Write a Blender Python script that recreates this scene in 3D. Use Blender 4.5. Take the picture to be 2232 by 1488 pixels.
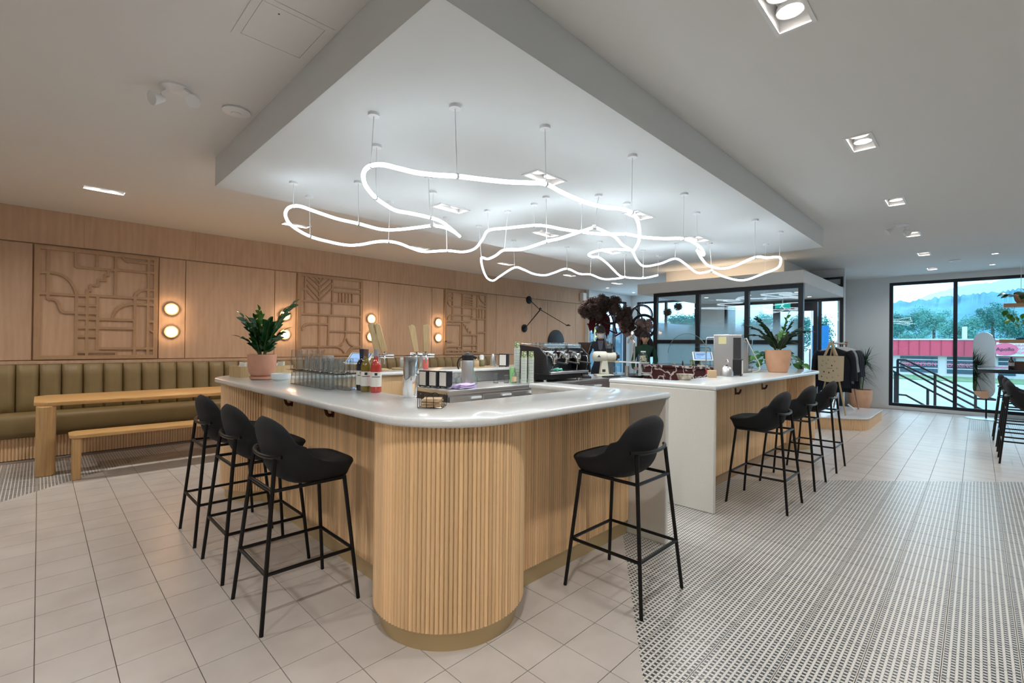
import bpy, math, random
import numpy as np
from mathutils import Vector, Matrix, Euler
random.seed(7)
for o in list(bpy.data.objects): bpy.data.objects.remove(o)
C = bpy.context.scene.collection
S = bpy.context.scene
PI = math.pi

# ---------------------------------------------------------------- camera, world, exposure
CAMZ, FPX = 1.40, 1023.2
YAW, PITCH, ROLL = [math.radians(v) for v in (44.773, .2315, .596)]
Fv = np.array([math.cos(YAW)*math.cos(PITCH), math.sin(YAW)*math.cos(PITCH), math.sin(PITCH)])
Rv = np.array([math.sin(YAW), -math.cos(YAW), 0.])
Uv = np.cross(Rv, Fv)
R2 = Rv*math.cos(ROLL)+Uv*math.sin(ROLL); U2 = Uv*math.cos(ROLL)-Rv*math.sin(ROLL)
cam_d = bpy.data.cameras.new('camera'); cam = bpy.data.objects.new('camera', cam_d); C.objects.link(cam)
cam.matrix_world = Matrix(((R2[0], U2[0], -Fv[0], 0), (R2[1], U2[1], -Fv[1], 0), (R2[2], U2[2], -Fv[2], CAMZ), (0, 0, 0, 1)))
cam_d.sensor_width = 36; cam_d.lens = 36*FPX/2232; cam_d.clip_start = .05; cam_d.clip_end = 800
S.camera = cam
def P(x, y, z=None, X=None, Y=None):
    """where the sight line through a photograph pixel meets a real plane of the room"""
    d = Fv+R2*(x-1116)/FPX+U2*(744-y)/FPX
    t = (z-CAMZ)/d[2] if z is not None else (X/d[0] if X is not None else Y/d[1])
    q = d*t
    return Vector((q[0], q[1], q[2]+CAMZ))
def proj(X, Y, Z):
    v = np.array([X, Y, Z-CAMZ]); d = v@Fv
    return 1116+FPX*(v@R2)/d, 744-FPX*(v@U2)/d, d

S.view_settings.view_transform = 'Standard'; S.view_settings.look = 'None'
S.view_settings.gamma = 1; S.view_settings.use_curve_mapping = False
S.view_settings.exposure = 0.12
W = bpy.data.worlds.new('world'); S.world = W; W.use_nodes = True
nt = W.node_tree; nt.nodes.clear()
wo = nt.nodes.new('ShaderNodeOutputWorld'); bg = nt.nodes.new('ShaderNodeBackground')
tc = nt.nodes.new('ShaderNodeTexCoord'); ns = nt.nodes.new('ShaderNodeTexNoise'); cr = nt.nodes.new('ShaderNodeValToRGB')
ns.inputs['Scale'].default_value = 2.2; ns.inputs['Detail'].default_value = 5
cr.color_ramp.elements[0].position = .3; cr.color_ramp.elements[0].color = (.34, .64, 1, 1)
cr.color_ramp.elements[1].position = .62; cr.color_ramp.elements[1].color = (.66, .86, 1, 1)
nt.links.new(tc.outputs['Generated'], ns.inputs['Vector']); nt.links.new(ns.outputs['Fac'], cr.inputs['Fac'])
nt.links.new(cr.outputs['Color'], bg.inputs['Color']); nt.links.new(bg.outputs[0], wo.inputs[0])
bg.inputs['Strength'].default_value = 3.0
S.cycles.transparent_max_bounces = 32
NEON_STRENGTH, DOWN_W, SCONCE_W, NEON_COL = 7.6, 10.5, 1.1, (.78, .91, 1)
WARM = (1, .93, .86); SOFTW = (1, .96, .93)
def area_light(name, loc, size, power, color, parent=None, sy=None, rot=(0, 0, 0), spread=PI):
    L = bpy.data.lights.new(name, 'AREA'); L.energy = power; L.color = color; L.size = size
    if sy: L.shape = 'RECTANGLE'; L.size_y = sy
    L.spread = spread
    o = bpy.data.objects.new(name, L); C.objects.link(o); o.location = loc; o.rotation_euler = rot
    if parent: o.parent = parent
    return o

# ---------------------------------------------------------------- materials
def newmat(name):
    m = bpy.data.materials.new(name); m.use_nodes = True
    return m, m.node_tree, m.node_tree.nodes['Principled BSDF']
def mat(name, col, rough=.5, metal=0, coat=0, noise=0, nscale=8, trans=0, ior=1.45, emit=None, es=0, bump=0, sheen=0, alpha=1):
    m, t, b = newmat(name)
    b.inputs['Base Color'].default_value = (*col, 1); b.inputs['Roughness'].default_value = rough
    b.inputs['Metallic'].default_value = metal; b.inputs['Coat Weight'].default_value = coat
    b.inputs['Transmission Weight'].default_value = trans; b.inputs['IOR'].default_value = ior
    b.inputs['Alpha'].default_value = alpha
    if sheen: b.inputs['Sheen Weight'].default_value = sheen
    if emit: b.inputs['Emission Color'].default_value = (*emit, 1); b.inputs['Emission Strength'].default_value = es
    if noise or bump:
        tc = t.nodes.new('ShaderNodeTexCoord'); n = t.nodes.new('ShaderNodeTexNoise')
        n.inputs['Scale'].default_value = nscale; n.inputs['Detail'].default_value = 6
        t.links.new(tc.outputs['Object'], n.inputs['Vector'])
        if noise:
            r = t.nodes.new('ShaderNodeValToRGB')
            r.color_ramp.elements[0].position = .3; r.color_ramp.elements[1].position = .7
            r.color_ramp.elements[0].color = (*[max(0, c*(1-noise)) for c in col], 1)
            r.color_ramp.elements[1].color = (*[min(1, c*(1+noise)) for c in col], 1)
            t.links.new(n.outputs['Fac'], r.inputs['Fac']); t.links.new(r.outputs['Color'], b.inputs['Base Color'])
        if bump:
            bp = t.nodes.new('ShaderNodeBump'); bp.inputs['Strength'].default_value = bump; bp.inputs['Distance'].default_value = .01
            t.links.new(n.outputs['Fac'], bp.inputs['Height']); t.links.new(bp.outputs['Normal'], b.inputs['Normal'])
    return m
def wood(name, col, dark, rough=.5, sc=(9, 9, .7), var=.10, coat=0, wav=.12):
    m, t, b = newmat(name); N = t.nodes; L = t.links
    tc = N.new('ShaderNodeTexCoord'); oi = N.new('ShaderNodeObjectInfo'); mp = N.new('ShaderNodeMapping')
    ad = N.new('ShaderNodeVectorMath'); ad.operation = 'ADD'; ml = N.new('ShaderNodeMath'); ml.operation = 'MULTIPLY'; ml.inputs[1].default_value = 37
    L.new(oi.outputs['Random'], ml.inputs[0]); L.new(tc.outputs['Object'], ad.inputs[0]); L.new(ml.outputs[0], ad.inputs[1])
    L.new(ad.outputs[0], mp.inputs['Vector']); mp.inputs['Scale'].default_value = sc
    n1 = N.new('ShaderNodeTexNoise'); n1.inputs['Scale'].default_value = 1.6; n1.inputs['Detail'].default_value = 8; n1.inputs['Roughness'].default_value = .62; n1.inputs['Distortion'].default_value = 1.2
    L.new(mp.outputs[0], n1.inputs['Vector'])
    wv = N.new('ShaderNodeTexWave'); wv.inputs['Scale'].default_value = .9; wv.inputs['Distortion'].default_value = 9; wv.inputs['Detail'].default_value = 3
    L.new(mp.outputs[0], wv.inputs['Vector'])
    mx = N.new('ShaderNodeMix'); mx.data_type = 'FLOAT'; mx.inputs[0].default_value = wav
    L.new(n1.outputs['Fac'], mx.inputs[2]); L.new(wv.outputs['Fac'], mx.inputs[3])
    r = N.new('ShaderNodeValToRGB'); r.color_ramp.elements[0].position = .22; r.color_ramp.elements[1].position = .66
    r.color_ramp.elements[0].color = (*dark, 1); r.color_ramp.elements[1].color = (*col, 1)
    L.new(mx.outputs[0], r.inputs['Fac'])
    hs = N.new('ShaderNodeHueSaturation'); mr = N.new('ShaderNodeMapRange'); mr.inputs[3].default_value = 1-var; mr.inputs[4].default_value = 1+var
    L.new(oi.outputs['Random'], mr.inputs[0]); L.new(mr.outputs[0], hs.inputs['Value']); L.new(r.outputs['Color'], hs.inputs['Color'])
    L.new(hs.outputs[0], b.inputs['Base Color']); b.inputs['Roughness'].default_value = rough; b.inputs['Coat Weight'].default_value = coat
    return m
def schlick(t, k):
    N = t.nodes; lw = N.new('ShaderNodeLayerWeight'); lw.inputs['Blend'].default_value = .5
    pw = N.new('ShaderNodeMath'); pw.operation = 'POWER'; pw.inputs[1].default_value = 4.0; t.links.new(lw.outputs['Facing'], pw.inputs[0])
    ad = N.new('ShaderNodeMath'); ad.operation = 'MULTIPLY_ADD'; ad.inputs[1].default_value = .9*k; ad.inputs[2].default_value = .045*k; ad.use_clamp = True; t.links.new(pw.outputs[0], ad.inputs[0])
    return lw, ad
def glass_thin(name, tint=(.93, .97, .97), refl=.9, rough=0.0):
    m = bpy.data.materials.new(name); m.use_nodes = True; t = m.node_tree; t.nodes.clear(); N = t.nodes
    o = N.new('ShaderNodeOutputMaterial'); mx = N.new('ShaderNodeMixShader'); tr = N.new('ShaderNodeBsdfTransparent'); g = N.new('ShaderNodeBsdfGlossy')
    f, ml = schlick(t, refl)
    tr.inputs['Color'].default_value = (*tint, 1); g.inputs['Roughness'].default_value = rough
    t.links.new(ml.outputs[0], mx.inputs[0]); t.links.new(tr.outputs[0], mx.inputs[1]); t.links.new(g.outputs[0], mx.inputs[2]); t.links.new(mx.outputs[0], o.inputs[0])
    return m
def glass_cup(name, k=1.6, edge=(.42, .46, .47), mid=(.95, .965, .965)):
    m = glass_thin(name, mid, k, .03); t = m.node_tree; N = t.nodes
    lw = N.new('ShaderNodeLayerWeight'); lw.inputs['Blend'].default_value = .5; pw = N.new('ShaderNodeMath'); pw.operation = 'POWER'; pw.inputs[1].default_value = 2.6; t.links.new(lw.outputs['Facing'], pw.inputs[0])
    mx = N.new('ShaderNodeMix'); mx.data_type = 'RGBA'; mx.inputs[6].default_value = (*mid, 1); mx.inputs[7].default_value = (*edge, 1); t.links.new(pw.outputs[0], mx.inputs[0])
    tr = [n for n in N if n.type == 'BSDF_TRANSPARENT'][0]; t.links.new(mx.outputs[2], tr.inputs[0]); return m
def frosted(name):
    m = bpy.data.materials.new(name); m.use_nodes = True; t = m.node_tree; t.nodes.clear(); N = t.nodes; L = t.links
    o = N.new('ShaderNodeOutputMaterial'); tr = N.new('ShaderNodeBsdfTransparent'); tr.inputs[0].default_value = (.86, .94, .97, 1)
    df = N.new('ShaderNodeBsdfDiffuse'); df.inputs[0].default_value = (.62, .80, .88, 1)
    tl = N.new('ShaderNodeBsdfTranslucent'); tl.inputs[0].default_value = (.66, .86, .95, 1)
    m1 = N.new('ShaderNodeMixShader'); m1.inputs[0].default_value = .6; L.new(df.outputs[0], m1.inputs[1]); L.new(tl.outputs[0], m1.inputs[2])
    ge = N.new('ShaderNodeNewGeometry'); sx = N.new('ShaderNodeSeparateXYZ'); L.new(ge.outputs['Position'], sx.inputs[0])
    mr = N.new('ShaderNodeMapRange'); mr.interpolation_type = 'SMOOTHSTEP'; mr.inputs[1].default_value = 1.98; mr.inputs[2].default_value = 1.5; mr.inputs[3].default_value = 0; mr.inputs[4].default_value = .86
    L.new(sx.outputs[2], mr.inputs[0])
    m2 = N.new('ShaderNodeMixShader'); L.new(mr.outputs[0], m2.inputs[0]); L.new(tr.outputs[0], m2.inputs[1]); L.new(m1.outputs[0], m2.inputs[2])
    g = N.new('ShaderNodeBsdfGlossy'); g.inputs['Roughness'].default_value = .0; f, ml = schlick(t, 1.0)
    m3 = N.new('ShaderNodeMixShader'); L.new(ml.outputs[0], m3.inputs[0]); L.new(m2.outputs[0], m3.inputs[1]); L.new(g.outputs[0], m3.inputs[2]); L.new(m3.outputs[0], o.inputs[0])
    return m
def tile_mat():
    """matt beige cement tile; inside the printed areas a star-and-petal print in charcoal on off white"""
    m, t, b = newmat('floor_tile'); N = t.nodes; L = t.links
    ge = N.new('ShaderNodeNewGeometry'); sx = N.new('ShaderNodeSeparateXYZ'); L.new(ge.outputs['Position'], sx.inputs[0])
    def M(op, a, bb=None, c=None):
        n = N.new('ShaderNodeMath'); n.operation = op
        for i, v in enumerate((a, bb, c)):
            if v is None: continue
            if isinstance(v, (int, float)): n.inputs[i].default_value = v
            else: L.new(v, n.inputs[i])
        return n.outputs[0]
    X, Y = sx.outputs[0], sx.outputs[1]
    p, q = .248/10, .2505/10
    def cell(v, s, off): return M('ABSOLUTE', M('SUBTRACT', M('FRACT', M('ADD', M('DIVIDE', M('SUBTRACT', v, off), s), 1000.)), .5))
    a, c = cell(X, p, 0), cell(Y, q, 1.11)
    mxv, mnv = M('MAXIMUM', a, c), M('MINIMUM', a, c)
    d = M('SQRT', M('ADD', M('POWER', M('SUBTRACT', 1, mxv), 2), M('POWER', mnv, 2)))
    star = M('GREATER_THAN', d, .715)
    # printed areas
    r1 = M('MULTIPLY', M('LESS_THAN', Y, M('ADD', M('MULTIPLY', M('SUBTRACT', X, 3.06), .69), 1.86)), M('LESS_THAN', M('ADD', X, Y), 6.95))
    r2 = M('GREATER_THAN', Y, M('ADD', M('MULTIPLY', X, .97), 6.12))
    r3 = M('MULTIPLY', M('GREATER_THAN', X, 11.2), M('LESS_THAN', Y, .11))
    reg = M('MAXIMUM', M('MAXIMUM', r1, r2), r3)
    n = N.new('ShaderNodeTexNoise'); n.inputs['Scale'].default_value = 3.5; n.inputs['Detail'].default_value = 7; L.new(ge.outputs['Position'], n.inputs['Vector'])
    oi = N.new('ShaderNodeObjectInfo')
    rp = N.new('ShaderNodeValToRGB'); rp.color_ramp.elements[0].position = .3; rp.color_ramp.elements[1].position = .7
    rp.color_ramp.elements[0].color = (.50, .455, .415, 1); rp.color_ramp.elements[1].color = (.60, .555, .51, 1); L.new(n.outputs['Fac'], rp.inputs[0])
    pc = N.new('ShaderNodeMix'); pc.data_type = 'RGBA'; pc.inputs[6].default_value = (.64, .62, .57, 1); pc.inputs[7].default_value = (.04, .046, .052, 1); L.new(star, pc.inputs[0])
    fx = N.new('ShaderNodeMix'); fx.data_type = 'RGBA'; L.new(reg, fx.inputs[0]); L.new(rp.outputs[0], fx.inputs[6]); L.new(pc.outputs[2], fx.inputs[7])
    L.new(fx.outputs[2], b.inputs['Base Color']); b.inputs['Roughness'].default_value = .30
    b.inputs['Specular IOR Level'].default_value = .5
    return m
def marble(name, base, vein, sc=3):
    m, t, b = newmat(name); N = t.nodes; L = t.links
    tc = N.new('ShaderNodeTexCoord'); n = N.new('ShaderNodeTexNoise'); n.inputs['Scale'].default_value = sc; n.inputs['Detail'].default_value = 6
    v = N.new('ShaderNodeTexVoronoi'); v.feature = 'DISTANCE_TO_EDGE'; v.inputs['Scale'].default_value = sc*1.7
    mx = N.new('ShaderNodeMix'); mx.data_type = 'VECTOR'; mx.inputs[0].default_value = .35
    L.new(tc.outputs['Object'], n.inputs['Vector']); L.new(tc.outputs['Object'], mx.inputs[4]); L.new(n.outputs['Color'], mx.inputs[5]); L.new(mx.outputs[1], v.inputs['Vector'])
    r = N.new('ShaderNodeValToRGB'); r.color_ramp.elements[0].position = .012; r.color_ramp.elements[1].position = .07
    r.color_ramp.elements[0].color = (*vein, 1); r.color_ramp.elements[1].color = (*base, 1)
    L.new(v.outputs[0], r.inputs[0]); L.new(r.outputs[0], b.inputs['Base Color']); b.inputs['Roughness'].default_value = .2
    return m
M_ = {}
M_['white'] = mat('white_paint', (.72, .74, .74), .75, bump=.05, nscale=300)
M_['wallw'] = mat('wall_paint', (.70, .73, .74), .8)
M_['ceil'] = mat('ceiling_paint', (.74, .73, .71), .9)
M_['birch'] = wood('birch_ply', (.57, .38, .245), (.46, .295, .185), .5, sc=(5, 5, .8), var=.05)
M_['birch2'] = wood('birch_lattice', (.42, .26, .14), (.37, .225, .12), .5, sc=(6, 6, 6), var=.04)
M_['slat'] = wood('maple_dowel', (.90, .62, .34), (.78, .50, .25), .45, sc=(30, 30, 1.2), var=.16)
M_['slatj'] = wood('maple_slats', (.86, .60, .35), (.70, .46, .25), .45, sc=(40, 40, .9), var=.04)
M_['oak'] = wood('oak', (.66, .40, .16), (.48, .27, .095), .4, sc=(1.2, 14, 8), var=.05)
M_['oakv'] = wood('oak_leg', (.60, .37, .16), (.42, .24, .09), .4, sc=(14, 10, 1), var=.05)
M_['handle'] = wood('pale_timber', (.52, .39, .21), (.40, .27, .12), .5, sc=(20, 20, 2), var=.12)
M_['leather'] = mat('tan_leather', (.235, .165, .07), .42, noise=.08, nscale=5)
M_['counter'] = mat('white_quartz', (.72, .74, .73), .18, noise=.035, nscale=60, coat=.3)
M_['quartz'] = mat('waterfall_quartz', (.70, .68, .63), .35, noise=.05, nscale=120)
M_['brass'] = mat('brushed_brass', (.60, .46, .25), .38, .55)
M_['black'] = mat('black_steel', (.012, .011, .011), .35, .5)
M_['velvet'] = mat('black_fabric', (.007, .0075, .009), .85, bump=.3, nscale=250, sheen=.04)
M_['steel'] = mat('stainless_steel', (.66, .67, .68), .36, 1)
M_['steeld'] = mat('dark_steel', (.10, .10, .11), .3, .8)
M_['chrome'] = mat('chrome', (.80, .81, .82), .06, 1)
M_['plastic'] = mat('black_plastic', (.015, .015, .017), .4)
M_['frame'] = mat('black_aluminium', (.016, .019, .026), .4, .3)
M_['glass'] = glass_thin('pane_glass')
M_['frost'] = frosted('frosted_pane')
M_['cupglass'] = glass_cup('tumbler_glass')
M_['terra'] = mat('terracotta', (.60, .30, .20), .7, noise=.08, nscale=14)
M_['peach'] = mat('peach_ceramic', (.66, .37, .225), .6, noise=.08, nscale=9)
M_['soil'] = mat('soil', (.03, .02, .013), .9)
M_['leaf'] = mat('glossy_leaf', (.018, .085, .022), .3, noise=.35, nscale=7)
M_['leafb'] = mat('bright_leaf', (.06, .22, .02), .35, noise=.25, nscale=7)
M_['leafd'] = mat('dark_leaf', (.02, .05, .028), .45, noise=.3, nscale=6)
M_['stem'] = mat('green_stem', (.10, .15, .05), .5)
M_['ceramic'] = mat('white_ceramic', (.78, .82, .82), .25)
M_['paper'] = mat('paper', (.80, .78, .72), .8)
M_['kraft'] = mat('kraft_paper', (.58, .42, .26), .8)
M_['canvas'] = mat('natural_canvas', (.62, .50, .33), .85, bump=.2, nscale=400)
M_['copper'] = mat('copper_hook', (.12, .045, .025), .4, .6)
M_['neon'] = mat('glowing_tube', (.9, .95, 1), .4, emit=NEON_COL, es=NEON_STRENGTH)
M_['lamp'] = mat('lamp_glow', (1, 1, 1), .4, emit=(1, .88, .74), es=9)
M_['sconce'] = mat('sconce_glow', (1, .9, .8), .4, emit=(1, .74, .46), es=4)
M_['fixw'] = mat('fixture_white', (.80, .80, .80), .4)
M_['grout'] = mat('grout', (.27, .225, .19), .9)
M_['marble'] = marble('burgundy_marble', (.055, .018, .018), (.55, .48, .46), 4)
M_['screen'] = mat('lit_screen', (.1, .2, .4), .2, emit=(.28, .46, .78), es=.8)
M_['ink'] = mat('dark_ink', (.02, .025, .05), .6)
M_['tile'] = tile_mat()

# ---------------------------------------------------------------- mesh builder and object helpers
class MB:
    def __init__(s): s.v = []; s.f = []
    def add(s, v, f):
        n = len(s.v); s.v += [tuple(a) for a in v]; s.f += [tuple(i+n for i in q) for q in f]; return s
    def box(s, x0, x1, y0, y1, z0, z1):
        v = [(x, y, z) for z in (z0, z1) for x, y in ((x0, y0), (x1, y0), (x1, y1), (x0, y1))]
        return s.add(v, [(3, 2, 1, 0), (4, 5, 6, 7), (0, 1, 5, 4), (1, 2, 6, 5), (2, 3, 7, 6), (3, 0, 4, 7)])
    def obox(s, c, sz, R=None):
        R = R or Matrix.Identity(3); c = Vector(c)
        v = [c+R@Vector((x*sz[0]/2, y*sz[1]/2, z*sz[2]/2)) for z in (-1, 1) for x, y in ((-1, -1), (1, -1), (1, 1), (-1, 1))]
        return s.add(v, [(3, 2, 1, 0), (4, 5, 6, 7), (0, 1, 5, 4), (1, 2, 6, 5), (2, 3, 7, 6), (3, 0, 4, 7)])
    def prism(s, poly, z0, z1):
        n = len(poly); v = [(x, y, z0) for x, y in poly]+[(x, y, z1) for x, y in poly]
        return s.add(v, [tuple(range(n-1, -1, -1)), tuple(range(n, 2*n))]+[(i, (i+1) % n, n+(i+1) % n, n+i) for i in range(n)])
    def prismd(s, poly, fn, h0, h1):
        """polygon in a plane, extruded: fn(a,b,h)->xyz"""
        n = len(poly); v = [fn(a, b, h0) for a, b in poly]+[fn(a, b, h1) for a, b in poly]
        return s.add(v, [tuple(range(n-1, -1, -1)), tuple(range(n, 2*n))]+[(i, (i+1) % n, n+(i+1) % n, n+i) for i in range(n)])
    def tube(s, pts, r, n=8, closed=False, caps=True):
        pts = [Vector(p) for p in pts]; m = len(pts)
        rs = r if isinstance(r, (list, tuple)) else [r]*m
        v = []; up = None
        for i in range(m):
            a = pts[(i-1) % m] if (closed or i > 0) else pts[i]; b = pts[(i+1) % m] if (closed or i < m-1) else pts[i]
            t = (b-a).normalized() if (b-a).length > 1e-9 else Vector((0, 0, 1))
            if up is None: up = Vector((0, 0, 1)) if abs(t.z) < .9 else Vector((1, 0, 0))
            sd = t.cross(up)
            if sd.length < 1e-6: sd = t.orthogonal()
            sd.normalize(); up = sd.cross(t).normalized()
            for k in range(n):
                w = 2*PI*k/n; v.append(pts[i]+(sd*math.cos(w)+up*math.sin(w))*rs[i])
        f = []
        for i in range(m if closed else m-1):
            j = (i+1) % m
            for k in range(n): f.append((i*n+k, i*n+(k+1) % n, j*n+(k+1) % n, j*n+k))
        if caps and not closed: f += [tuple(range(n-1, -1, -1)), tuple(range((m-1)*n, m*n))]
        return s.add(v, f)
    def cyl(s, a, b, r, n=12, r2=None): return s.tube([a, b], [r, r2 if r2 is not None else r], n)
    def lathe(s, prof, n=24, M=None, o=(0, 0, 0)):
        v = []; o = Vector(o)
        for r, z in prof:
            for k in range(n):
                w = 2*PI*k/n; p = Vector((r*math.cos(w), r*math.sin(w), z))
                v.append((M@p if M else p)+o)
        m = len(prof)
        f = [(i*n+k, i*n+(k+1) % n, (i+1)*n+(k+1) % n, (i+1)*n+k) for i in range(m-1) for k in range(n)]
        if prof[0][0] > 1e-6: f.append(tuple(range(n-1, -1, -1)))
        if prof[-1][0] > 1e-6: f.append(tuple(range((m-1)*n, m*n)))
        return s.add(v, f)
    def grid(s, fn, nu, nv):
        v = [fn(i/nu, j/nv) for i in range(nu+1) for j in range(nv+1)]
        return s.add(v, [(i*(nv+1)+j, (i+1)*(nv+1)+j, (i+1)*(nv+1)+j+1, i*(nv+1)+j+1) for i in range(nu) for j in range(nv)])
    def mesh(s, name, m, ang=40):
        me = bpy.data.meshes.new(name); me.from_pydata(s.v, [], s.f); me.update()
        me.materials.append(m if not isinstance(m, str) else M_[m])
        if ang:
            me.shade_smooth(); me.set_sharp_from_angle(angle=math.radians(ang))
        return me
    def build(s, name, m, parent=None, world=False, ang=40, bevel=0, kind=None, label=None, seg=2):
        if world and parent is not None:
            iv = parent.matrix_basis.inverted(); s.v = [tuple(iv@Vector(p)) for p in s.v]
        o = bpy.data.objects.new(name, s.mesh(name, m, ang)); C.objects.link(o)
        if parent is not None: o.parent = parent
        if bevel:
            b = o.modifiers.new('bevel', 'BEVEL'); b.width = bevel; b.segments = seg; b.limit_method = 'ANGLE'; b.angle_limit = math.radians(45)
        if kind: o['kind'] = kind
        if label: o['label'] = label
        return o
def tag(o, label, cat, group=None, kind=None):
    o['label'] = label; o['category'] = cat
    if group: o['group'] = group
    if kind: o['kind'] = kind
    return o
def thing(name, label, cat, loc=(0, 0, 0), rz=0, group=None):
    o = bpy.data.objects.new(name, None); C.objects.link(o); o.location = loc; o.rotation_euler = (0, 0, rz); o.empty_display_size = .05
    o.matrix_basis = Matrix.Translation(loc)@Matrix.Rotation(rz, 4, 'Z')
    return tag(o, label, cat, group)
def struct(o, label=None):
    o['kind'] = 'structure'
    if label: o['label'] = label
    return o
def kids(o): return [c for c in bpy.data.objects if c.parent == o]
def dup(root, loc, rz=0, label=None, group=None):
    def cp(o, par):
        c = o.copy(); C.objects.link(c)
        if par is not None: c.parent = par
        for ch in KID.get(o.name, []): cp(ch, c)
        return c
    KID = {}
    for c in bpy.data.objects:
        if c.parent: KID.setdefault(c.parent.name, []).append(c)
    r = cp(root, None); r.location = loc; r.rotation_euler = (0, 0, rz)
    if label: r['label'] = label
    if group: r['group'] = group
    return r
def smooth(pts, n=6, closed=False):
    pts = [Vector(p) for p in pts]; m = len(pts); out = []
    for i in range(m if closed else m-1):
        g = lambda k: pts[k % m] if closed else pts[max(0, min(m-1, k))]
        a, b, c, d = g(i-1), g(i), g(i+1), g(i+2)
        for k in range(n):
            t = k/n
            out.append(.5*((2*b)+(c-a)*t+(2*a-5*b+4*c-d)*t*t+(3*b-a-3*c+d)*t**3))
    if not closed: out.append(pts[-1])
    return out
def rot(ax, a): return Matrix.Rotation(a, 3, ax)
def arc(cx, cy, r, a0, a1, n): return [(cx+r*math.cos(math.radians(a0+(a1-a0)*i/n)), cy+r*math.sin(math.radians(a0+(a1-a0)*i/n))) for i in range(n+1)]
def text(body, size, m, parent, M4, depth=.002, name='lettering', align='CENTER', sx=1):
    cu = bpy.data.curves.new(name, 'FONT'); cu.body = body; cu.size = size; cu.extrude = depth; cu.align_x = align; cu.align_y = 'CENTER'; cu.resolution_u = 3
    t = bpy.data.objects.new('tmp', cu); C.objects.link(t)
    dg = bpy.context.evaluated_depsgraph_get(); me = bpy.data.meshes.new_from_object(t.evaluated_get(dg)); bpy.data.objects.remove(t)
    me.transform(Matrix.Diagonal((sx, 1, 1, 1))); me.transform(M4)
    me.materials.clear(); me.materials.append(M_[m] if isinstance(m, str) else m)
    o = bpy.data.objects.new(name, me); C.objects.link(o)
    if parent is not None: o.parent = parent
    return o
# ================================================================ SETTING
ZC, ZS = 3.0, 2.75
XD, YV = 11.55, 1.93
XE, YL = 13.7, 8.25
X0, Y0 = -4.0, -4.2
# ---- floor with real tiles
b = MB().box(X0, XE+.2, Y0, YL+.2, -.12, -.008)
floor = struct(b.build('floor', 'grout', ang=0), 'pale beige square tile floor with printed areas')
TX, TY = .248, .2505
tm = MB().box(0, TX-.0034, 0, TY-.0034, -.010, 0)
def on(xa, ya):
    cx, cy = xa+TX/2, ya+TY/2
    if (1.45 < cx < 3.2 and 1.9 < cy < 2.1) or (1.4 < cx < 1.7 and 2 < cy < 5.1) or (3.95 < cx < 7.6 and 1.9 < cy < 2.6): return 0
    a = [proj(xa+i*TX, ya+j*TY, 0) for i, j in ((0, 0), (1, 0), (1, 1), (0, 1))]
    if min(p[2] for p in a) < .5: return 0
    mx = sum(p[0] for p in a)/4; my = sum(p[1] for p in a)/4
    if not (0 < mx < 2232 and my < 1488): return 0
    return abs(sum(a[i][0]*a[(i+1) % 4][1]-a[(i+1) % 4][0]*a[i][1] for i in range(4))/2)
cells = []
for i in range(-8, 56):
    for j in range(-15, 27):
        xa, ya = i*TX+.0017, 1.11+j*TY+.0017
        if xa+TX > XE or ya+TY > 7.82: continue
        cells.append((on(xa, ya), xa, ya))
cells.sort(reverse=True)
tmesh = tm.mesh('tile', 'tile', 0)
for s_, xa, ya in cells[:300]:
    o = bpy.data.objects.new('tile', tmesh); C.objects.link(o); o.location = (xa, ya, 0); o.parent = floor
rest = MB()
for s_, xa, ya in cells[300:]: rest.box(xa, xa+TX-.0034, ya, ya+TY-.0034, -.010, 0)
rest.build('tile_field', 'tile', floor, ang=0, kind='stuff')

# ---- ceiling with recesses for the lights
LW, LD = .34, .15
row_right = [(2.485, .655), (4.52, .655), (6.60, .65), (8.66, .66), (10.62, .66), (12.70, .66)]
row_left = [(.48, 6.66), (2.48, 6.68), (4.50, 6.72), (6.60, 6.75), (8.68, 6.75), (10.62, 6.70)]
row_unseen = [(.40, .655), (-1.6, .655), (-1.6, 6.66), (-1.6, 3.6), (3.0, -2.2), (7.5, -2.2), (11.5, -2.2)]  # unseen downlights, added to throw more light on the near bar and floor
soff = [(2.89, 2.51), (4.39, 2.515), (5.86, 2.52), (2.90, 3.765), (4.37, 3.77), (5.84, 3.79)]
SX0, SX1, SY0, SY1 = 1.076, 7.49, 1.495, 4.76
def slab(holes, x0, x1, y0, y1, z, zt, cut=None):
    xs = sorted({x0, x1}|{h[0]-LW/2 for h in holes}|{h[0]+LW/2 for h in holes}|({cut[0], cut[1]} if cut else set()))
    ys = sorted({y0, y1}|{h[1]-LD/2 for h in holes}|{h[1]+LD/2 for h in holes}|({cut[2], cut[3]} if cut else set()))
    m = MB()
    for a, b2 in zip(xs, xs[1:]):
        for c, d in zip(ys, ys[1:]):
            mx, my = (a+b2)/2, (c+d)/2
            if any(abs(mx-h[0]) < LW/2 and abs(my-h[1]) < LD/2 for h in holes): continue
            if cut and cut[0] < mx < cut[1] and cut[2] < my < cut[3]: continue
            m.add([(a, c, z), (b2, c, z), (b2, d, z), (a, d, z)], [(3, 2, 1, 0)])
    return m
m = slab(row_right+row_left+row_unseen, X0, XE+.2, Y0, YL+.2, ZC, 3.2)
m.box(X0, XE+.2, Y0, YL+.2, 3.14, 3.3)
ceiling = struct(m.build('ceiling', 'ceil', ang=0), 'white painted ceiling')
m = slab(soff, SX0, SX1, SY0, SY1, ZS, 3)
for (xa, xb, ya, yb) in ((SX0, SX1, SY0, SY0+.012), (SX0, SX1, SY1-.012, SY1), (SX0, SX0+.012, SY0+.012, SY1-.012), (SX1-.012, SX1, SY0+.012, SY1-.012)): m.box(xa, xb, ya, yb, ZS+.0006, ZC-.001)
struct(m.build('trim_1', 'white', ang=0), 'white dropped ceiling box above the bar')

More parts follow.
